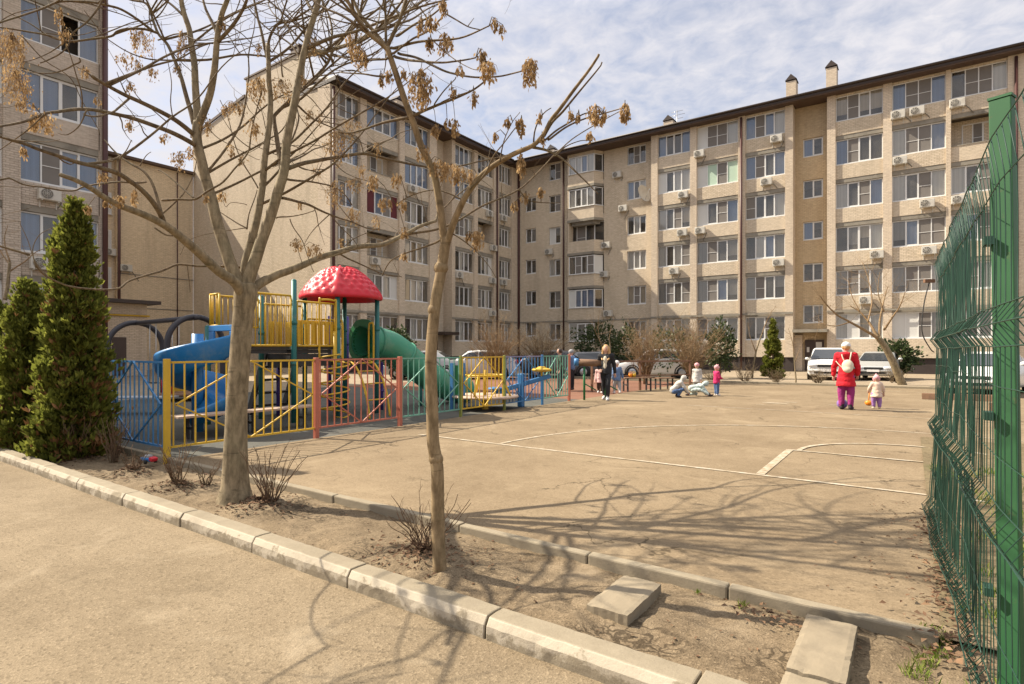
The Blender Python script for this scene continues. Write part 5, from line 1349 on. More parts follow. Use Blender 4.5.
dm.sm = True; dm.add(vs, [(i*N+k,i*N+(k+1)%N,(i+1)*N+(k+1)%N,(i+1)*N+k) for i in range(len(rings)-2) for k in range(N)])
dm.add([(dc.x,dc.y,dc.z+.69)]+rings[1], [(0,k+1,(k+1)%N+1) for k in range(N)])
dm.build('dome_roof', M['pred'], tw)
# green tube slide leaving the far face
def tubeslide():
    path = smoothpath([(-11.0,9.30,1.76),(-11.0,9.75,1.74),(-10.95,10.3,1.60),(-10.88,11.0,1.15),(-10.8,11.7,.72),(-10.75,12.4,.45),(-10.72,12.9,.40)],4)
    mb = MB(); mb.tube(path, .385, 24, cap=False); mb.tube(path, .36, 24, cap=False); o = mb.build('tube_slide', M['pgrn'], tw, fix=False)
    rb = MB()
    for k in (4,10,16):
        p = V(path[k]); q = V(path[k+1]); t = (q-p).normalized(); rb.tube([p-t*.03, p+t*.03], .415, 24)
    rb.build('flange', M['pgrn'], o)
    st = MB(); st.tube([(-10.85,11.2,.03),(-10.85,11.2,.72)], .04, 8); st.build('support', M['ptea'], o)
tubeslide()
pn = MB(); N = 28; y0 = gy[3]-.02
outer = []; inner = []
for k in range(N):
    a = 2*pi*k/N; inner.append((-11.0+.36*cos(a), 1.76+.36*sin(a)))
    ex = cos(a); ez = sin(a); s_ = .5/max(abs(ex),abs(ez)); bump = .05*cos(3*a+pi/2) if ez > .3 else 0
    outer.append((-11.0+ex*min(s_,.56)*1.02, 1.76+ez*min(s_,.56)*(1.0)+bump))
for yy in (y0, y0+.05):
    pass
vs = [(x,y0,z) for x,z in outer]+[(x,y0,z) for x,z in inner]+[(x,y0+.05,z) for x,z in outer]+[(x,y0+.05,z) for x,z in inner]
fs = []
for k in range(N):
    j = (k+1)%N; fs += [(k,j,N+j,N+k),(2*N+k,3*N+k,3*N+j,2*N+j),(k,2*N+k,2*N+j,j),(N+k,N+j,3*N+j,3*N+k)]
pn.add(vs, fs); pn.build('tube_entry_panel', M['pgrd'], tw)
# purple posts with a climbing net behind the deck
for (x, y) in ((-12.55,9.55),(-12.35,9.95)):
    post(x, y, 2.45, 'ppur', .05)
post(-11.9, 7.65, 1.35, 'ppur', .05); post(-10.95, 9.9, 1.25, 'ppur', .045)
nt = MB()
for k in range(6): z = .6+k*.32; nt.tube([(-12.55,9.55,z),(-11.72,9.33,z)], .012, 5)
for k in range(5): t = k/4; nt.tube([(-12.55+.83*t,9.55-.22*t,.3),(-12.55+.83*t,9.55-.22*t,2.25)], .012, 5)
nt.build('climbing_net', M['pyel'], tw)
stp = MB()
for k in range(4): stp.box(-12.35+k*.16, -12.18+k*.16, 7.2, 8.1, .25+k*.3, .30+k*.3)
stp.bar((-12.4,7.22,.1),(-11.72,7.22,1.5),.05,.16); stp.bar((-12.4,8.08,.1),(-11.72,8.08,1.5),.05,.16)
stp.box(-11.62,-10.6,7.2,7.24,Z2-.45,Z2-.15); stp.box(-10.62,-10.58,7.2,8.1,Z2-.42,Z2-.15)
stp.build('steps', M['pdark'], tw)
# blue spiral slide
sc = V((-10.85,5.32,0)); NS = 60; rows = []
for i in range(NS+1):
    t = i/NS; th = R(75) - R(470)*t; zb = 1.60-1.32*t; 
    if t > .9: zb = max(zb,.27)
    ro = .64 if t < .92 else .64+(t-.92)*2.0
    hw_out = .36 if t < .75 else .36-.16*(t-.75)/.25
    sect = [(.14,zb+.20),(.16,zb+.04),(.30,zb-.03),(.55,zb-.02),(ro-.08,zb+.04),(ro,zb+.16),(ro+.02,zb+hw_out),(ro+.055,zb+hw_out+.015),(ro+.06,zb+hw_out-.03),(ro+.035,zb+.10),(ro-.06,zb-.03),(.55,zb-.09),(.28,zb-.10),(.12,zb-.02)]
    rows.append([(sc.x+r*cos(th), sc.y+r*sin(th), z) for r,z in sect])
m_ = len(rows[0]); bs = MB(); bs.sm = True
bs.add([p for r in rows for p in r], [(i*m_+j,i*m_+(j+1)%m_,(i+1)*m_+(j+1)%m_,(i+1)*m_+j) for i in range(NS) for j in range(m_)]+[tuple(range(m_)), tuple(NS*m_+j for j in range(m_-1,-1,-1))])
sl = bs.build('spiral_slide', M['pblu'], tw)
cl = MB(); cl.tube([(sc.x,sc.y,.03),(sc.x,sc.y,1.85)], .10, 16); cl.build('centre_pole', M['pblu'], sl)
hd = MB(); hd.box(-11.6,-10.62,5.9,5.945,Z3+.30,Z3+.42); hd.box(-11.6,-11.4,5.9,5.945,Z3-.1,Z3+.30); hd.box(-10.82,-10.62,5.9,5.945,Z3-.1,Z3+.30); hd.build('entry_hood', M['pblu'], sl, bevel=.012)

# ================================================================== SWING WITH ARCHES
sg = thing('arch_swing', (-19.6,8.6,.03), 'charcoal swing frame with two round arches and a top beam behind the blue slide', 'swing')
def arch(c, wid, h):
    mb = MB(); pts = []
    for k in range(25):
        a = pi*k/24; pts.append((c[0], c[1]-wid*cos(a), h-wid+wid*sin(a)))
    pts = [(c[0],c[1]-wid*1.02,.03),(c[0],c[1]-wid*1.02,.8)]+pts+[(c[0],c[1]+wid*1.02,.8),(c[0],c[1]+wid*1.02,.03)]
    mb.tube(pts, .085, 12); return mb.build('arch', M['arch'], sg)
A1 = GD(136,19.0); A2 = GD(196,17.4)
arch(A1,.82,2.46); arch(A2,.82,2.56)
bm_ = MB(); bm_.tube([(A1.x-.2,A1.y,2.44),(A2.x+.2,A2.y,2.54)], .075, 12); bm_.build('beam', M['arch'], sg)
for t in (.3,.68):
    p = V((A1.x+(A2.x-A1.x)*t, A1.y+(A2.y-A1.y)*t, 2.45)); st = MB(); st.box(p.x-.24,p.x+.24,p.y-.1,p.y+.1,.47,.50); se = st.build('seat', M['black'], sg)
    ch = MB()
    for q in (-.22,.22): ch.tube([(p.x+q,p.y,.5),(p.x+q,p.y,p.z)], .012, 5)
    ch.build('chain', M['rim'], se)
# ================================================================== BENCHES AND SMALL PLAY ITEMS
def bench(name, a, b, z, w, label, mplank, mleg, legs=(.12,.88), cat='bench'):
    a = V((a[0],a[1],0)); b = V((b[0],b[1],0)); t = (b-a).normalized(); s = V((-t.y,t.x,0)); root = thing(name, (a+b)/2, label, cat)
    mb = MB()
    for q in (-1,1):
        o = s*q*w*.26; mb.bar(a+o+V((0,0,z-.02)), b+o+V((0,0,z-.02)), w*.48, .04)
    mb.build('seat', M[mplank], root, bevel=.006)
    for k in legs:
        p = a+(b-a)*k; l = MB(); l.bar(p+s*w*.36+V((0,0,.0)), p+s*w*.36+V((0,0,z-.042)), .05); l.bar(p-s*w*.36+V((0,0,0)), p-s*w*.36+V((0,0,z-.042)), .05); l.bar(p-s*w*.36+V((0,0,z*.5)), p+s*w*.36+V((0,0,z*.5)), .04); l.build('leg', M[mleg], root)
    return root
bench('bench', (-9.95,4.5),(-9.8,7.05), .46, .34, 'long pinkish plank bench just inside the near yellow fence', 'wood', 'pdark', (.1,.5,.9))
pb = GD(137,13.5,.03)
bench('bench', (pb.x-.6,pb.y-.5),(pb.x+.7,pb.y+.5), .45, .5, 'low whitish bench seen through the blue fence', 'c_ash', 'blu')
# red and yellow roundabout
rp = GD(186,17.2,.03); rb = thing('roundabout', rp, 'small red railed roundabout with yellow panel behind the blue slide', 'roundabout')
mb = MB(); mb.lathe([(.01,.16),(.72,.16),(.74,.20),(.72,.24),(.01,.25)], rp, 24); mb.build('platform', M['wood_d'], rb)
mb = MB(); mb.tube([rp+V((.62*cos(a),.62*sin(a),.78)) for a in [2*pi*k/24 for k in range(24)]], .025, 6, closed=True)
for k in range(6): a = 2*pi*k/6; mb.tube([rp+V((.62*cos(a),.62*sin(a),.24)), rp+V((.62*cos(a),.62*sin(a),.78))], .022, 6)
mb.build('railing', M['pred'], rb)
mb = MB(); mb.lathe([(.05,.0),(.06,.16)], rp, 10); mb.box(rp.x-.3,rp.x-.26,rp.y-.3,rp.y+.2,.3,.95); mb.build('seat_panel', M['pyel'], rb)
# yellow merry-go-round behind the far yellow panel
yp = GD(485,14.6,.04); yr = thing('roundabout', yp, 'yellow roundabout with seats behind the farther yellow fence panel', 'roundabout')
mb = MB(); mb.lathe([(.01,.30),(.85,.30),(.87,.33),(.85,.36),(.01,.36)], yp, 24); mb.build('platform', M['wood'], yr)
mb = MB(); mb.lathe([(.09,.0),(.07,.30)], yp, 12); mb.tube([yp+V((0,0,.36)),yp+V((0,0,1.0))], .04, 10)
mb.tube([yp+V((.5*cos(a),.5*sin(a),.86)) for a in [2*pi*k/24 for k in range(24)]], .028, 6, closed=True)
for k in range(5): a = 2*pi*k/5; mb.tube([yp+V((.5*cos(a),.5*sin(a),.86)), yp+V((.80*cos(a),.80*sin(a),.36))], .022, 6)
mb.build('railing', M['pyel'], yr)
# blue seesaw
bp = GD(521,15.2,.04); bw = thing('seesaw', bp, 'blue seesaw with pale yellow handle plate behind the blue fence panel', 'seesaw')
mb = MB(); mb.bar(bp+V((0,0,-.0)), bp+V((0,0,.88)), .15,.15); mb.build('post', M['blu'], bw, bevel=.02)
dv = V((RX,RY,0)); mb = MB(); mb.bar(bp-dv*.75+V((0,0,.36)), bp+dv*.78+V((0,0,.82)), .16,.12); mb.bar(bp-dv*.75+V((0,0,.25)), bp-dv*.35+V((0,0,.44)), .22,.14); mb.build('beam', M['blu'], bw, bevel=.02)
mb = MB(); mb.ell(bp+dv*.55+V((0,0,.98)), .30,.22,.06,14,6); mb.ell(bp+dv*.55+V((0,0,1.03)), .14,.10,.05,12,6); mb.tube([bp+dv*.55+V((0,0,.75)), bp+dv*.55+V((0,0,.95))], .03, 8); mb.build('handle_plate', M['pyel'], bw)
mb = MB(); mb.ell(bp-dv*.68+V((0,0,.48)), .22,.2,.05,12,6); mb.build('seat', M['blu'], bw)
# blue post with board near the end of the tube slide
qp = GD(452.5,14.4,.04); qw = thing('info_board', qp, 'blue double post board beside the end of the green tube slide', 'board')
mb = MB(); mb.bar(qp, qp+V((0,0,1.18)), .10); mb.bar(qp+dv*.28, qp+dv*.28+V((0,0,1.18)), .06); mb.build('post', M['blu'], qw)
mb = MB(); mb.bar(qp+dv*.07+V((0,0,.75)), qp+dv*.24+V((0,0,.75)), .03,.75); mb.build('panel', M['pgrd'], qw)
# log roller on green legs, past the last fence post
l0 = GD(576,17.2,.04); l1 = l0+V((RX,RY,0))*1.0
lg = thing('log_roller', l0, 'brown timber log roller with blue end on green legs, behind the rusty red post', 'play log')
mb = MB(); mb.tube([l0+V((0,0,1.14)), l1+V((0,0,1.10))], .105, 16); mb.build('log', M['wood_d'], lg)
mb = MB(); d_ = (l1-l0).normalized(); mb.tube([l0-d_*.05+V((0,0,1.143)), l0+d_*.07+V((0,0,1.14))], .122, 16); mb.build('end_band', M['blu'], lg)
for k, p in ((0,l0+d_*.25),(1,l1-d_*.1)):
    mb = MB(); mb.tube([p+V((0,0,.0)), p+V((0,0,1.0))], .035, 8); mb.tube([p+V((0,0,.5)), p+d_*.35+V((0,0,.3))], .02, 6); mb.build('leg', M['pgrd'], lg)
# low rusty rail at the back of the play area
for i, (pa, pb_) in enumerate((((592,20.5),(640,21.2)),((640,21.2),(690,22)))):
    a = GD(pa[0],pa[1],.05); b = GD(pb_[0],pb_[1],.05); root = thing('rail_fence', (a+b)/2, ('low rusty rail fence behind the walking woman' if i == 0 else 'low rusty rail fence running past the two tan bushes'), 'fence')
    mb = MB(); mb.bar(a+V((0,0,1.08)), b+V((0,0,1.08)), .06); mb.bar(a+V((0,0,.55)), b+V((0,0,.55)), .04); mb.build('rail', M['rust'], root)
    for p in ((a,b) if i else (a,)): mb = MB(); mb.bar(p, p+V((0,0,1.12)), .07); mb.build('post', M['rust'], root)
bt0 = GD(622,20.8,.05); bt1 = GD(652,21.2,.05)
bench('bench', bt0, bt1, .55, .42, 'dark brown bench holding orange toys, right of the walking woman', 'wood_d', 'pdark')
bt2 = GD(656,21.6,.05); bt3 = GD(672,21.9,.05)
bench('bench', bt2, bt3, .5, .4, 'short dark bench left of the crouching child in white', 'wood_d', 'pdark')
for k, (px, m, lb) in enumerate(((630.5,'orange','small orange plastic toy on the brown bench'),(634,'pyel','small yellow plastic toy on the brown bench'))):
    p = GD(px,20.95,.555); root = thing('toy', p, lb, 'toy'); mb = MB(); mb.lathe([(.0,0),(.055,0),(.075,.12),(.06,.125),(.0,.03)], p, 14); mb.build('bucket', M[m], root); mb = MB(); mb.tube([p+V((.07*cos(a),0,.12+.07*sin(a))) for a in [pi*q/8 for q in range(9)]], .008, 5); mb.build('handle', M[m], root)
# toy left in the planting strip
p = G(147,463,.05); root = thing('toy_car', p, 'small blue and red toy car lying in the dead leaves by the fence', 'toy')
mb = MB(); mb.bar(p+V((-.10,0,.05)), p+V((.10,.03,.05)), .10,.05); mb.build('body', M['pblu'], root, bevel=.012)
mb = MB(); mb.bar(p+V((-.03,0,.09)), p+V((.06,.02,.09)), .07,.04); mb.build('cabin', M['c_ash'], root, bevel=.01)
mb = MB(); mb.bar(p+V((.08,.02,.07)), p+V((.14,.04,.05)), .09,.05); mb.build('bonnet', M['pred'], root, bevel=.01)
for a in (-.06,.07):
    for b in (-.055,.065): mb = MB(); mb.lathe([(0,-.012),(.028,-.012),(.028,.012),(0,.012)], (p.x+a,p.y+b+a*.1,p.z+.028), 10, 'y'); mb.build('wheel', M['black'], root)

# ================================================================== GREEN MESH FENCE
FX = .225
def fence_x(y):                                                       # the sagging line of the panel
    P_ = ((1.5,.345),(2.3,.30),(2.7,.268),(3.9,.245),(6.6,.195))
    for (a, xa), (b, xb) in zip(P_, P_[1:]):
        if y <= b: return xa+(xb-xa)*(y-a)/(b-a)
    return .195
def mesh_panel(y0, y1, label, folds, ztop=2.33, zbot=.07, sag=1.0, ends=True):
    root = thing('mesh_fence', ((FX, (y0+y1)/2, .05)), label, 'fence', 'green wire mesh fence panels')
    wv = MB(); ny = int((y1-y0)/(.055 if y1 > 4 else .085))+1
    zs = [zbot]
    for f in folds: zs += [f-.075, f, f+.075]
    zs.append(ztop); zz = []
    for i in range(len(zs)-1):
        gap = zs[i+1]-zs[i]; m = max(1,int(gap/.13))
        zz += [zs[i]+gap*k/m for k in range(m)]
    zz.append(ztop)
    def X_(y, z):
        b = 0
        for f in folds:
            q = abs(z-f)
            if q < .076: b = -.05*(1-q/.076)
        if z > ztop-.17: b -= .025*(z-ztop+.17)/.17
        g = min(1, .25+max(0,y-2.9)*.5)
        w = (.022*mnoise.noise(V((y*1.1, z*.9, 4)))+.010*mnoise.noise(V((y*5, z*1.8, 9))))*sag*g
        return fence_x(y)+b+w-(.045*max(0,1.5-z) if y > 4 else 0)*min(1,(y-4)/2)
    for i in range(ny):
        y = y0+(y1-y0)*i/(ny-1)
        ph = mnoise.noise(V((i*1.7, 0, 2)))
        wv.tube([(X_(y,z)+.010*mnoise.noise(V((i*.9, z*1.7, 5)))*sag, y+.030*mnoise.noise(V((i*1.7, z*1.5, 2)))*sag, z) for z in zz], .0024 if y1 > 4 else .0020, 4)
        if y > 3.9:                                   # wires of the torn second layer
            wv.tube([(X_(y,z)+.03+.012*mnoise.noise(V((i*.9, z*1.3, 15))), y+.02+.05*mnoise.noise(V((i*1.3, z*1.2, 12))), z) for z in zz], .0030, 4)
    wv.build('vertical_wires', M['wire'], root)
    wh = MB(); ys_ = [y0+(y1-y0)*k/48 for k in range(49)]
    for z in [zbot+.02, ztop-.01] + [f+o for f in folds for o in (-.075, 0, .075)]+[ztop-.17]:
        wh.tube([(X_(y,z)-.006, y, z+.008*mnoise.noise(V((y*2,z*3,1)))*sag) for y in ys_], (.0034 if y1 > 4 else .0026), 4)
    for z in (.48,1.15,1.42):
        wh.tube([(X_(y,z)-.006, y, z+.02*mnoise.noise(V((y*2,z*3,1)))*sag) for y in ys_], .0020, 4)
    wh.build('horizontal_wires', M['wire'], root); return root
mesh_panel(3.22, 6.4, 'dented far panel of green wire mesh fence, left of the thick green post', (.15,.90,1.64))
mesh_panel(1.6, 3.17, 'near green wire mesh fence panel at the right picture edge, right of the post', (.15,.90,1.64), sag=.4)
# posts
def fpost(x, y, w, th, h, label, lean=0):
    root = thing('fence_post', (x, y, 0), label, 'post'); mb = MB()
    a = V((x-lean, y, -.1)); b = V((x, y, h)); tdir = V((.35, .94, 0)).normalized()
    mb.bar(a, b, w, th, up=tdir); mb.build('shaft', M['postg'], root, bevel=.004)
    cp = MB(); cp.bar(b+V((0,0,.001)), b+V((0,0,.012)), w+.006, th+.006, up=tdir); cp.build('cap', M['postg'], root)
    for z in (.5,1.25,2.0):
        bk = MB(); bk.box(x-.062,x-.03,y-.05,y+.03,z,z+.035); bk.build('bracket', M['wire'], root)
fpost(.318, 3.2, .076, .06, 2.62, 'broad weathered green fence post at the right edge of the picture', -.035)
# loose red clip and wire hanging from the far top corner of the mesh
rc = thing('cable_clip', (fence_x(6.35)-.02, 6.35, 2.1), 'small red and green clip with a hanging cable on the far corner of mesh', 'clip')
c0 = V((fence_x(6.35)-.03, 6.37, 2.17)); mb = MB(); mb.bar(c0-dv*.09, c0, .026,.03); mb.build('clip', M['rust'], rc)
mb = MB(); mb.tube(smoothpath([c0-dv*.04, c0-dv*.09+V((0,0,-.2)), c0-dv*.11+V((0,0,-.45)), c0-dv*.04+V((0,0,-.6)), c0+V((0,0,-.64))],5), .005, 5); mb.build('cable', M['pdark'], rc)
# brown timber rail seen behind the mesh
a = GD(922,13.0); b = GD(1000,12.0); root = thing('timber_rail', (a+b)/2, 'low brown timber rail passing behind the mesh fence', 'rail')
mb = MB(); mb.bar(V((a.x,a.y,.50)), V((b.x,b.y,.53)), .06,.14); mb.build('rail', M['wood_d'], root, bevel=.01)
for q in (.25,.9): p = a+(b-a)*q; mb = MB(); mb.bar(V((p.x,p.y,0)), V((p.x,p.y,.43)), .09); mb.build('post', M['wood_d'], root)
# ================================================================== CARS
def car(loc, rz, Ln, wd, ht, kind, paint, label):
    """local frame: nose towards -Y, centre on the ground"""
    root = thing('parked_car', loc, label, 'car', 'cars parked beyond the court', rz)
    hw = wd/2; f = -Ln/2; r = Ln/2
    if kind == 'van':   st = [(f,.30,.62,.62),(f+.08,.24,.84,.84),(f+.75,.22,1.02,1.02),(f+1.5,.22,1.06,ht-.05),(f+2.2,.22,1.06,ht),(r-.5,.22,1.06,ht-.02),(r-.06,.26,1.05,ht-.35),(r,.34,.9,.9)]
    elif kind == 'sedan': st = [(f,.32,.56,.56),(f+.1,.24,.72,.72),(f+1.15,.22,.93,.93),(f+1.95,.22,.95,ht-.05),(f+2.6,.22,.96,ht),(r-1.35,.22,.97,ht-.08),(r-.65,.22,.97,.99),(r-.08,.26,.94,.94),(r,.36,.72,.72)]
    else: st = [(f,.32,.58,.58),(f+.1,.24,.76,.76),(f+.95,.22,.95,.95),(f+1.65,.22,.98,ht-.05),(f+2.2,.22,.99,ht),(r-.75,.22,1.0,ht-.04),(r-.12,.24,.99,1.02),(r,.36,.8,.8)]
    rows = []
    for i,(y,z0,zb,zr) in enumerate(st):
        en = .86 if i in (0,len(st)-1) else .96 if i in (1,len(st)-2) else 1
        cab = zr > zb+.05; tw_ = hw*en*(.78 if cab else .90); zs = (z0+zb)/2
        rows.append([(-hw*en*.9,y,z0),(-hw*en,y,z0+.12),(-hw*en,y,zs+.1),(-hw*en*.96,y,zb),(-tw_,y,zr-.03),(-tw_*.85,y,zr),(tw_*.85,y,zr),(tw_,y,zr-.03),(hw*en*.96,y,zb),(hw*en,y,zs+.1),(hw*en,y,z0+.12),(hw*en*.9,y,z0)])
    m_ = 12; mb = MB(); mb.sm = True
    mb.add([p for q in rows for p in q], [(i*m_+j,i*m_+(j+1)%m_,(i+1)*m_+(j+1)%m_,(i+1)*m_+j) for i in range(len(rows)-1) for j in range(m_)]+[tuple(range(m_)),tuple((len(rows)-1)*m_+j for j in range(m_-1,-1,-1))])
    body = mb.build('body', M[paint], root, local=True, bevel=.03)
    # glass set just proud of the cabin faces
    cab = [i for i in range(len(st)) if st[i][3] > st[i][2]+.25]
    i0, i1 = cab[0], cab[-1]
    def on(i, j, j2, t, out=(0,0,0)):
        a = V(rows[i][j]); b = V(rows[i][j2]); return a+(b-a)*t+V(out)
    gw = MB()
    # windscreen between hood row i0-1 and row i0
    A = V(rows[i0-1][3]); B = V(rows[i0-1][8]); Cc = V(rows[i0][7]); Dd = V(rows[i0][4])
    A.z = st[i0-1][2]; B.z = A.z
    ins = lambda p, c, k: p+(c-p)*k
    cen = (A+B+Cc+Dd)/4; o = V((0,-.03,.03))
    gw.quad(ins(A,cen,.10)+o, ins(B,cen,.10)+o, ins(Cc,cen,.12)+o, ins(Dd,cen,.12)+o); gw.build('windscreen', M['carglass'], root, local=True, fix=False)
    rg = MB(); A = V(rows[i1+1][3]); B = V(rows[i1+1][8]); Cc = V(rows[i1][7]); Dd = V(rows[i1][4]); cen = (A+B+Cc+Dd)/4; o = V((0,.03,.03))
    rg.quad(ins(B,cen,.14)+o, ins(A,cen,.14)+o, ins(Dd,cen,.14)+o, ins(Cc,cen,.14)+o); rg.build('rear_window', M['carglass'], root, local=True, fix=False)
    for s in (0,1):
        j0, j1 = ((3,4),(8,7))[s]; sx_ = (-1,1)[s]*.012; sg_ = MB()
        for k in range(i0, i1):
            p = [on(k,j0,j1,.12),on(k+1,j0,j1,.12),on(k+1,j0,j1,.88),on(k,j0,j1,.88)]
            c = sum(p, V())/4; sg_.quad(*[ins(q,c,.06)+V((sx_,0,.004)) for q in p])
        if i0: 
            p = [on(i0,j0,j1,.12), on(i0,j0,j1,.8), V((rows[i0-1][j0][0]*.97, st[i0-1][0]+.25*(st[i0][0]-st[i0-1][0]), st[i0-1][2]+.08))]
            sg_.add([q+V((sx_*1.3,0,.003)) for q in p], [(0,1,2)])
        sg_.build('side_windows', M['carglass'], root, local=True, fix=False)
    for y in (f+.82, r-.82):
        for s in (-1,1):
            w = MB(); xo = s*(hw-.10); w.lathe([(0,-.10),(.30,-.10),(.325,-.07),(.325,.07),(.30,.10),(0,.10)], (xo,y,.325), 22, 'x'); wh = w.build('wheel', M['black'], root, local=True)
            q = MB(); q.lathe([(0,.0),(.06,.012),(.19,.004),(.205,-.02)], (0,0,0), 16, 'x'); q.v = [(xo+s*(.104+v[0]), y+v[1], .325+v[2]) for v in q.v]; q.build('rim', M['rim'], wh, local=True)
            aw = MB(); aw.lathe([(.335,-.01),(.40,-.01),(.40,.012),(.335,.012)], (s*(hw-.004),y,.325), 22, 'x'); aw.build('wheel_arch', M['black'], root, local=True)
    zl = st[1][2]-.10
    for s in (-1,1):
        h = MB(); h.ell((s*hw*.70,f+.03,zl), .21,.07,.09,12,7); h.build('headlight', M['lamp'], root, local=True)
        h = MB(); h.ell((s*hw*.80,r-.03,.86), .13,.06,.13,12,7); h.build('tail_light', M['tlamp'], root, local=True)
        m2 = MB(); m2.ell((s*(hw+.10),f+1.55,1.05), .10,.06,.075,10,6); m2.bar((s*(hw-.06),f+1.55,1.0),(s*(hw+.08),f+1.55,1.03),.03); m2.build('mirror', M[paint], root, local=True)
    g = MB(); g.box(-hw*.45,hw*.45,f-.022,f+.05,zl-.08,zl+.04)
    g.box(-hw*.62,hw*.62,f-.012,f+.05,.34,.44); g.build('grille', M['black'], root, local=True, bevel=.01)
    b = MB(); b.box(-hw*.90,hw*.90,f-.03,f+.10,.45,.53); b.box(-hw*.90,hw*.90,r-.10,r+.03,.45,.55); b.build('bumper', M[paint], root, local=True, bevel=.02)
    p = MB(); p.box(-.26,.26,f-.045,f-.031,.44,.55); p.box(-.26,.26,r+.031,r+.045,.6,.71); p.build('number_plate', M['c_white'], root, local=True)
    return root
def carpos(px, d): return GD(px, d, .05)
car(carpos(829,29.8), R(3), 4.4, 1.74, 1.62, 'van', 'carw', 'white van facing the court in front of the stairwell entrance')
car(carpos(879,29.4), R(-4), 4.4, 1.74, 1.42, 'sedan', 'cars', 'silver sedan parked to the right of the white van')
car(carpos(655,30.8), R(-62), 4.2, 1.72, 1.55, 'hatch', 'carw', 'white hatchback parked between the two tan bushes')
car(carpos(600,32.3), R(122), 4.2, 1.72, 1.42, 'hatch', 'carm', 'grey hatchback parked behind the walking woman')
car(carpos(990,19.8), R(-15), 4.3, 1.74, 1.45, 'sedan', 'carw', 'white sedan seen through the green mesh fence')
car(carpos(478,30.5), R(-58), 4.2, 1.72, 1.5, 'hatch', 'carw', 'white hatchback behind the farther yellow fence panel')
car(carpos(425,30.0), R(-58), 4.2, 1.72, 1.5, 'sedan', 'cars', 'silver sedan behind the slim tree and green fence')
car(carpos(560,31.5), R(118), 4.2, 1.72, 1.5, 'hatch', 'cark', 'charcoal hatchback behind the last green fence panel')

# ================================================================== PEOPLE
look_quilt = False
def fuse(prims, name, m, root, vox=.016, extra=None, it=6):
    """tapered limbs and ellipsoids fused to one continuous smooth surface"""
    mb = MB()
    for p in prims:
        if p[0] == 't':                                               # tapered capsule chain
            pts, rad = p[1], p[2]; mb.tube(pts, rad, 12)
            for q, r in zip(pts, rad): mb.ell(q, r*.995, r*.995, r*.995, 10, 7)
        elif p[0] == 'f':                                             # flat ended elliptical skirt: (z, cx, cy, rx, ry)
            vs = []; n = 20
            for z, cx, cy, rx, ry in p[1]:
                for k in range(n): vs.append((cx+rx*cos(2*pi*k/n), cy+ry*sin(2*pi*k/n), z))
            nr = len(p[1]); mb.add(vs, [(i*n+k,i*n+(k+1)%n,(i+1)*n+(k+1)%n,(i+1)*n+k) for i in range(nr-1) for k in range(n)]+[tuple(range(n-1,-1,-1)), tuple((nr-1)*n+k for k in range(n))])
        else: mb.ell(*p[1:5], 16, 11, rot=p[5] if len(p) > 5 else None)
    o = mb.build(name, m, root, local=True)
    md = o.modifiers.new('fuse', 'REMESH'); md.mode = 'VOXEL'; md.voxel_size = vox; md.use_smooth_shade = True
    sm = o.modifiers.new('smooth', 'SMOOTH'); sm.iterations = it; sm.factor = .5
    dg = bpy.context.evaluated_depsgraph_get(); me = bpy.data.meshes.new_from_object(o.evaluated_get(dg))
    o.modifiers.clear(); old = o.data; 
    if extra is not None and extra.v:
        bm = bmesh.new(); bm.from_mesh(me); tmp = bpy.data.meshes.new('tmp'); tmp.from_pydata([tuple(v) for v in extra.v], [], extra.f); bm.from_mesh(tmp); bpy.data.meshes.remove(tmp)
        bm.to_mesh(me); bm.free()
    if name in ('jacket','trousers','hood','hair'):
        me.update(); nv = [v.normal.copy() for v in me.vertices]; sc_ = (7,7,16) if name == 'jacket' else (16,16,6)
        for v, nn in zip(me.vertices, nv):
            c = v.co; d_ = .010*mnoise.noise(V((c.x*sc_[0],c.y*sc_[1],c.z*sc_[2])))+.006*mnoise.noise(V((c.x*22,c.y*22,c.z*30)))
            if look_quilt and name == 'jacket': d_ -= .006*abs(sin(c.z*pi/.11))**8
            v.co = c+nn*d_
    for pl_ in me.polygons: pl_.use_smooth = True
    me.name = name; o.data = me; me.materials.clear(); me.materials.append(m); bpy.data.meshes.remove(old); return o
def hand(ex, wrist, dirv, side, s):
    """palm, four bent fingers of different lengths and a thumb"""
    d = V(dirv).normalized(); lat = V(side).normalized(); lat = (lat-d*lat.dot(d)).normalized(); nrm = d.cross(lat)
    palm = V(wrist)+d*.045*s; ex.ell(palm, .034*s, .020*s, .048*s, 10, 7, rot=Matrix((lat, nrm, d)).transposed())
    for k, (o, l) in enumerate(((-.025,.064),(-.008,.074),(.009,.069),(.025,.052))):
        a = V(wrist)+d*.08*s+lat*o*s; b = a+d*l*.5*s+nrm*.004*s; c = b+(d*.8+nrm*.6).normalized()*l*.5*s
        ex.tube([a,b,c], [.009*s,.0085*s,.0065*s], 7)
    a = V(wrist)+d*.025*s-lat*.03*s; b = a+(d*.7-lat*.6).normalized()*.035*s; c = b+(d*.95-lat*.1+nrm*.3).normalized()*.03*s
    ex.tube([a,b,c], [.011*s,.010*s,.0075*s], 7)
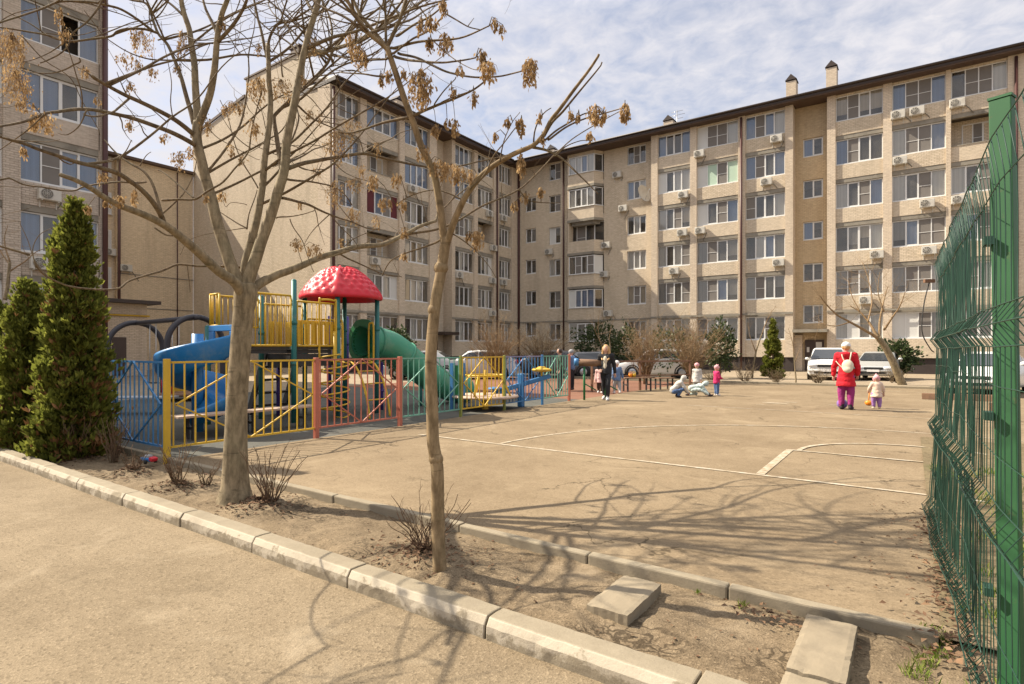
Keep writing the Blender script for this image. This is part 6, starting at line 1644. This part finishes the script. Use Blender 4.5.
def person(loc, rz, H, label, J, look, hk=1.0, fat=1.0):
    """local frame: the person faces -Y. J holds joint positions as fractions of H"""
    root = thing('person', loc, label, 'person', None, rz)
    j = {k: V(v)*H for k, v in J.items()}; h = H*hk; ex = MB()
    hd, nk, ch, pv = j['head'], j['neck'], j['chest'], j['pelvis']
    up = (hd-nk).normalized(); fw = V(J.get('face', (0,-1,0))).normalized(); fw = (fw-up*fw.dot(up)).normalized(); rt = up.cross(fw).normalized()
    rot = Matrix((rt, -fw, up)).transposed()
    HR = .0545*h
    prims = [('e', hd, HR*.92, HR*1.10, HR*1.28, rot), ('e', hd+up*-.45*HR+fw*.25*HR, HR*.62, HR*.75, HR*.72, rot), ('e', hd+fw*1.12*HR-up*.12*HR, HR*.13, HR*.22, HR*.22, rot),
             ('t', [nk-up*.03*H, hd-up*.4*HR], [.034*H, .031*H])]
    for s in (-1,1): prims.append(('e', hd+rt*s*.95*HR-up*.05*HR, HR*.12, HR*.2, HR*.28, rot))
    prims += [('t', [pv, (pv+ch)/2, ch], [.064*H*fat, .062*H*fat, .070*H*fat])]
    jac = []; trs = []
    for s in ('l','r'):
        sh, el, wr = j['sh_'+s], j['el_'+s], j['wr_'+s]; hp, kn, an, to = j['hip_'+s], j['kn_'+s], j['an_'+s], j['toe_'+s]
        prims += [('t', [ch, sh], [.062*H, .040*H*fat]), ('t', [sh, el, wr], [.034*H*fat, .026*H*fat, .018*H]), ('t', [pv, hp, kn, an], [.06*H, .052*H*fat, .040*H, .025*H]), ('t', [an, to], [.026*H, .019*H])]
        hand(ex, wr, (wr-el), (V((1,0,0)) if s == 'l' else V((-1,0,0))) if abs((wr-el).normalized().x) < .8 else V((0,1,0)), H*hk/1.7)
        jac += [('t', [ch, sh], [.075*H*fat, .052*H*fat]), ('t', [sh, el, wr-(wr-el)*.06], [.046*H*fat, .038*H*fat, .030*H*fat])]
        trs += [('t', [pv, hp, kn, an+(kn-an)*.12], [.066*H*fat, .062*H*fat, .050*H*fat, .037*H*fat])]
        shoe = MB(); 
        fd = (to-an); fd.z = 0; fd = fd.normalized() if fd.length > .01*H else V((0,-1,0))
        fuse([('t', [an-fd*.015*H-V((0,0,.012*H)), an+fd*.03*H-V((0,0,.016*H)), to], [.030*H, .030*H, .024*H]), ('t', [an+V((0,0,.03*H)), an], [.034*H*(1.15 if look.get('boots') else 1), .032*H])], 'shoe', M[look['shoes']], root, .012, it=3)
    prims_b = prims
    fuse(prims_b, 'body', M['skin'], root, .014, ex, it=4)
    fuse([('t', [pv, (pv+ch)/2, ch], [.088*H*fat, .080*H*fat, .092*H*fat])]*0 + trs + [('t', [pv, pv+(ch-pv)*.2], [.072*H*fat, .070*H*fat])], 'trousers', M[look['legs']], root, .016)
    hem = look.get('hem', .0)
    if hem > .03:
        fl = .012 if hem < .1 else .03; z0 = pv.z-hem*H
        base = [('f', [(z0, pv.x, pv.y, (.096+fl)*H*fat, (.082+fl)*H*fat), (pv.z, pv.x, pv.y, .100*H*fat, .092*H*fat), ((pv.z+ch.z)/2, (pv.x+ch.x)/2, (pv.y+ch.y)/2, .088*H*fat, .080*H*fat), (ch.z, ch.x, ch.y, .088*H*fat, .074*H*fat)]), ('e', ch, .098*H*fat, .075*H*fat, .07*H)] if abs(pv.y-ch.y) < .06*H else [('t', [pv, (pv+ch)/2, ch], [.098*H*fat, .088*H*fat, .090*H*fat])]
    else: base = [('t', [pv+V((0,0,.03*H)), (pv+ch)/2, ch], [.090*H*fat, .084*H*fat, .090*H*fat])]
    top = base + [('t', [ch, ch+(nk-ch)*.3], [.08*H*fat, .07*H*fat]), ('t', [ch, nk-up*.02*H], [.070*H*fat, .045*H])]
    if look.get('backhood'): top.append(('e', nk-fw*.055*H-up*.03*H, .075*H, .05*H, .045*H))
    fuse(top+jac, 'jacket', M[look['top']], root, .016)
    if look.get('scarf'): fuse([('e', ch+fw*.062*H-up*.02*H, .042*H, .034*H, .085*H), ('e', (pv+ch)/2+fw*.058*H, .036*H, .032*H, .10*H)], 'shirt', M[look['scarf']], root, .012)
    eye = MB()
    for s in (-1,1): eye.ell(hd+rt*s*.36*HR+fw*1.0*HR+up*.1*HR, HR*.13, HR*.09, HR*.09, 8, 6, rot=rot)
    eye.build('eyes', M['brownhair'], root, local=True)
    mo = MB(); mo.ell(hd+fw*.96*HR-up*.55*HR, HR*.3, HR*.09, HR*.07, 8, 6, rot=rot); mo.build('mouth', M['c_pinkhat'], root, local=True)
    if look.get('hair'):
        hp_ = [('e', hd+up*.18*HR-fw*.22*HR, HR*1.06, HR*1.10, HR*1.24, rot)]
        if look.get('long'):
            for s in (-1,1): hp_ += [('t', [hd+rt*s*.85*HR+up*.3*HR-fw*.1*HR, hd+rt*s*1.05*HR-up*.9*HR, nk+rt*s*1.15*HR-up*1.2*HR+fw*.55*HR, ch+rt*s*.9*HR+fw*.09*H], [HR*.42,HR*.42,HR*.45,HR*.25])]
        fuse(hp_, 'hair', M[look['hair']], root, .011)
    if look.get('hat'):
        hh = [('e', hd+up*.38*HR-fw*.10*HR, HR*1.16, HR*1.26, HR*1.10, rot)]
        if look.get('ears'):
            for s in (-1,1): hh.append(('e', hd+up*1.5*HR+rt*s*.7*HR, HR*.3, HR*.2, HR*.42, rot))
        if look.get('flaps'):
            for s in (-1,1): hh.append(('t', [hd+rt*s*1.0*HR, hd+rt*s*.85*HR-up*.9*HR], [HR*.35,HR*.25]))
        if look.get('pom'): hh.append(('e', hd+up*1.62*HR, HR*.42, HR*.42, HR*.42))
        fuse(hh, 'hat', M[look['hat']], root, .010)
    if look.get('hood'): fuse([('e', hd+up*.12*HR-fw*.18*HR, HR*1.22, HR*1.25, HR*1.36, rot), ('t', [nk, hd-up*.5*HR-fw*.3*HR], [.05*H, HR*1.0])], 'hood', M[look['hood']], root, .012)
    return root
def stand(stride=.0, spread=.055, arms=None, lean=0, kid=False, hk=1.0):
    hz = .925 if not kid else .885; nz = .835 if not kid else .775; cz = .745 if not kid else .69; pz = .515 if not kid else .46; sz = .80 if not kid else .735
    sw = .105 if not kid else .10
    J = dict(head=(0,-.012+lean,hz), neck=(0,.005+lean*.8,nz), chest=(0,0+lean*.7,cz), pelvis=(0,0,pz))
    for s, x in (('l',1),('r',-1)):
        st = stride*x
        J['sh_'+s] = (x*sw, lean*.8, sz); J['hip_'+s] = (x*spread*.85, 0, pz-.03); J['kn_'+s] = (x*spread, -st*.75-.01, pz*.53); J['an_'+s] = (x*spread, -st*1.0 + (.03 if st < 0 else 0), .042+(.02 if st < -.02 else 0)); J['toe_'+s] = (x*spread*1.15, -st*1.0-.085, .022)
        J['el_'+s] = (x*(sw+.035), .02+lean*.5+st*.4, sz-.175); J['wr_'+s] = (x*(sw+.045), -.03+st*.9, sz-.31)
    if arms: J.update(arms)
    return J
def facing(px, d, cam=0):
    """yaw so that the figure faces away from the camera, plus offset in degrees"""
    lat = (px-CX)/FPX*d; x = DX*d+RX*lat; y = DY*d+RY*lat
    return atan2(y, x)+pi/2 + R(cam)
def spot(px, py, z=.05): return G(px, py, z), (CH-z)*FPX/(py-HY)
# woman in red coat with backpack (seen from behind), toddler beside her
l, d = spot(846, 409.5)
look_quilt = True
wr_ = person(l, facing(846,d,-8), 1.70, 'woman in red coat, magenta trousers and white hat, seen from behind with backpack', stand(.0,.06,dict(el_l=(.16,-.01,.62),wr_l=(.165,-.02,.50),el_r=(-.155,0,.62),wr_r=(-.14,-.07,.52))), dict(top='c_red',legs='c_mag',shoes='c_dark',hat='c_white',hem=.17,boots=1,hair='blond',backhood=1), fat=1.08)
look_quilt = False
bk = thing('backpack', l, 'cream canvas backpack worn on the back of the woman in red', 'backpack', None, wr_.rotation_euler[2])
fuse([('e', V((-.07,.235,1.10)), .135,.075,.165), ('e', V((-.07,.27,1.02)), .105,.055,.085)], 'bag', M['c_cream'], bk, .014)
mb = MB()
for s in (-.13,.06): mb.tube(smoothpath([(s*.6-.03,.215,1.22),(s,.19,1.36),(s,.09,1.44),(s,-.10,1.38),(s,-.17,1.2)],4), .014, 6)
mb.tube(smoothpath([(.04,.22,1.05),(.13,.19,1.14),(.20,.14,1.22)],4), .011, 6); mb.build('strap', M['c_cream'], bk, local=True)
bp_ = V(l)+V((DX,DY,0))*.22+V((RX,RY,0))*.03; ba = thing('ball', bp_, 'violet ball lying between the feet of the woman in red', 'ball'); mb = MB(); mb.ell(bp_+V((0,0,.125)), .125,.125,.125,20,14); mb.build('skin', M['purpleball'], ba)
l, d = spot(876.5, 408.5)
person(l, facing(876,d,15), .86, 'toddler in cream flowered coat, lilac trousers and pink hat beside the woman in red', stand(.0,.075,dict(el_r=(-.19,-.02,.60),wr_r=(-.2,-.06,.47),el_l=(.17,-.04,.60),wr_l=(.17,-.11,.52)),kid=True), dict(top='c_peach',legs='c_lil',shoes='c_cream',hat='c_pinkhat',flaps=1,pom=1,hem=.12), 1.45, 1.35)
tl = G(868.5,405.5,.05); tt = thing('toy', tl, 'small orange toy on the ground by the feet of the toddler', 'toy'); mb = MB(); mb.ell(tl+V((0,0,.07)), .09,.06,.07,12,8); mb.tube([tl+V((0,0,.1)), tl+V((.02,.02,.36))], .012, 6); mb.build('body', M['orange'], tt)
# walking woman with long blond hair
l, d = spot(606, 400)
person(l, facing(606,d,180-12), 1.66, 'blonde woman in open black jacket walking towards the camera in white sneakers', stand(.10,.05,dict(el_r=(-.15,.03,.63),wr_r=(-.10,-.06,.56))), dict(top='c_black',legs='c_black',shoes='c_white',hair='blond',long=1,scarf='c_cream',hem=.05), 1.02, .98)
l, d = spot(600, 393)
person(l, facing(600,d,170), 1.06, 'child in pale pink coat half hidden behind the walking blonde woman', stand(.05,.06,kid=True), dict(top='c_pink',legs='brownhair',shoes='c_white',hat='c_pinkhat',hem=.12), 1.3, 1.15)
l, d = spot(617, 393.5)
person(l, facing(617,d,20), 1.16, 'child in steel blue jacket and white hat, seen from behind beside the blonde woman', stand(.06,.06,dict(el_r=(-.17,-.03,.57),wr_r=(-.19,-.03,.45)),kid=True), dict(top='c_blue',legs='c_ash',shoes='c_white',hat='c_white',hem=.08), 1.25, 1.12)
# girl in crimson
l, d = spot(716.5, 395.5)
person(l, facing(716,d,-62), 1.02, 'girl standing in crimson jacket, blue jeans and pink hat with ears', stand(.0,.055,dict(el_l=(.14,-.05,.58),wr_l=(.08,-.14,.56),el_r=(-.14,-.05,.58),wr_r=(-.08,-.14,.56)),kid=True), dict(top='c_hot',legs='c_jean',shoes='c_white',hat='c_pinkhat',ears=1,hem=.08), 1.3, 1.15)
# crouching children
def crouch(lean=-.16):
    return dict(head=(0,-.20,.56), neck=(0,-.13,.48), chest=(0,-.05,.39), pelvis=(0,.11,.18), face=(0,-1,-.5),
        sh_l=(.10,-.10,.44), sh_r=(-.10,-.10,.44), el_l=(.13,-.20,.28), el_r=(-.13,-.20,.28), wr_l=(.07,-.30,.14), wr_r=(-.07,-.30,.14),
        hip_l=(.06,.08,.17), hip_r=(-.06,.08,.17), kn_l=(.10,-.17,.25), kn_r=(-.10,-.17,.25), an_l=(.07,.0,.045), an_r=(-.07,.0,.045), toe_l=(.08,-.10,.022), toe_r=(-.08,-.10,.022))
l, d = spot(677, 397.3)
person(l, facing(677,d,-80), 1.08, 'crouching child in off white hooded jacket and jeans, leftmost on the court', crouch(), dict(top='c_grey',legs='c_jean',shoes='c_dark',hood='c_grey',hem=.0), 1.2, 1.2)
J = dict(head=(0,-.20,.36), neck=(0,-.12,.32), chest=(0,-.02,.29), pelvis=(0,.22,.20), face=(0,-1,-.4), sh_l=(.10,-.06,.31), sh_r=(-.10,-.06,.31), el_l=(.15,-.16,.17), el_r=(-.14,-.16,.16), wr_l=(.12,-.24,.035), wr_r=(-.12,-.25,.035),
   hip_l=(.06,.20,.18), hip_r=(-.06,.20,.18), kn_l=(.09,.06,.06), kn_r=(-.16,.02,.20), an_l=(.08,.28,.045), an_r=(-.22,-.24,.05), toe_l=(.08,.36,.03), toe_r=(-.24,-.33,.05))
l, d = spot(699, 396)
person(l, facing(699,d,-75), 1.10, 'child in pale mint jacket leaning on hands with one leg stretched along the ground', J, dict(top='c_mint',legs='c_mint',shoes='c_dark',hood='c_mint',hem=.0), 1.2, 1.1)
l, d = spot(697, 392)
person(l, facing(697,d,160), 1.06, 'child in grey coat and pink hat standing behind the one in mint', stand(.0,.06,kid=True), dict(top='c_grey',legs='c_ash',shoes='c_dark',hat='c_pinkhat',hem=.14), 1.3, 1.2)
# two adults beyond the last green fence panel
l = GD(560,21,.05)
person(l, facing(560,21,100), 1.56, 'dark haired person in olive jacket beyond the last green fence panel', stand(), dict(top='c_olive',legs='c_black',shoes='c_dark',hair='brownhair'))
l = GD(571.5,21.4,.05)
person(l, facing(571,21,60), 1.52, 'person in grey cap and blue jacket behind the rusty red post', stand(), dict(top='c_blue',legs='c_black',shoes='c_dark',hat='c_ash'))
# ================================================================== LIGHT, SKY, CAMERA
EL = 43.5; SUN_DIR = V((1.0, .30, 0)).normalized()*cos(R(EL)) + V((0,0,-sin(R(EL))))
sl_ = bpy.data.lights.new('sun', 'SUN'); sl_.energy = 3.45; sl_.angle = R(.45); sl_.color = (1.0,.90,.74)
so = bpy.data.objects.new('sun', sl_); COL.objects.link(so); so.rotation_euler = SUN_DIR.to_track_quat('-Z','Y').to_euler(); so.location = (-30,-10,40)
w = bpy.data.worlds.new('World'); scene.world = w; w.use_nodes = True; nt = w.node_tree; nt.nodes.clear()
class WT(NT):
    def __init__(s, tree): s.t = tree
t = WT(nt)
sky = t.n('ShaderNodeTexSky', sky_type='NISHITA'); sky.sun_disc = False; sky.sun_elevation = R(EL); sky.sun_rotation = atan2(-SUN_DIR.x, -SUN_DIR.y); sky.altitude = 100; sky.air_density = 1.0; sky.dust_density = 1.5
tc = t.n('ShaderNodeTexCoord'); sep = t.n('ShaderNodeSeparateXYZ'); t.l(tc.outputs['Generated'], sep.inputs[0])
zc = t.math('ADD', t.math('MAXIMUM', sep.outputs[2], 0.0), .16)
cm = t.n('ShaderNodeCombineXYZ'); t.l(t.math('DIVIDE', sep.outputs[0], zc), cm.inputs[0]); t.l(t.math('DIVIDE', sep.outputs[1], zc), cm.inputs[1])
n1 = t.noise(cm.outputs[0], .9, 4, .55, .3); n2 = t.noise(cm.outputs[0], 13, 4, .6, .35)
cov = t.math('ADD', t.math('MULTIPLY', n1, .8), t.math('MULTIPLY', n2, .6))
fac = t.ramp(cov, [(.48,.22),(.66,.60),(.86,1.0)])
low = t.ramp(sep.outputs[2], [(.0,1),(.30,.0)])
fac = t.math('ADD', fac, t.math('MULTIPLY', low, .18), True)
skyc = t.mix(1.0, sky.outputs[0], (.42,.40,.40), 'MULTIPLY')
CL = t.mix(t.ramp(sep.outputs[2], [(.50,0),(.80,1)]), (2.02,1.98,2.08), (4.6,4.5,4.5))       # cloud brightened overhead, out of view, to fill the shaded walls
col = t.mix(fac, skyc, CL)
bg = t.n('ShaderNodeBackground'); bg.inputs['Strength'].default_value = .14; t.l(col, bg.inputs[0])
ow = t.n('ShaderNodeOutputWorld'); t.l(bg.outputs[0], ow.inputs[0])
cam = bpy.data.cameras.new('camera'); co = bpy.data.objects.new('camera', cam); COL.objects.link(co)
co.location = (0,0,CH); co.rotation_euler = (R(90),0,YAW); cam.sensor_width = 36; cam.lens = FPX/1024*36; cam.shift_y = (HY-342)/1024; cam.clip_start = .05; cam.clip_end = 2000
scene.camera = co
vs_ = scene.view_settings; scene.display_settings.display_device = 'sRGB'; vs_.view_transform = 'Standard'; vs_.look = 'None'; vs_.gamma = 1; vs_.use_curve_mapping = False; vs_.exposure = 1.60
cy = scene.cycles; cy.max_bounces = 6; cy.transparent_max_bounces = 12; cy.diffuse_bounces = 4; cy.glossy_bounces = 3; cy.use_denoising = True
scene.render.film_transparent = False
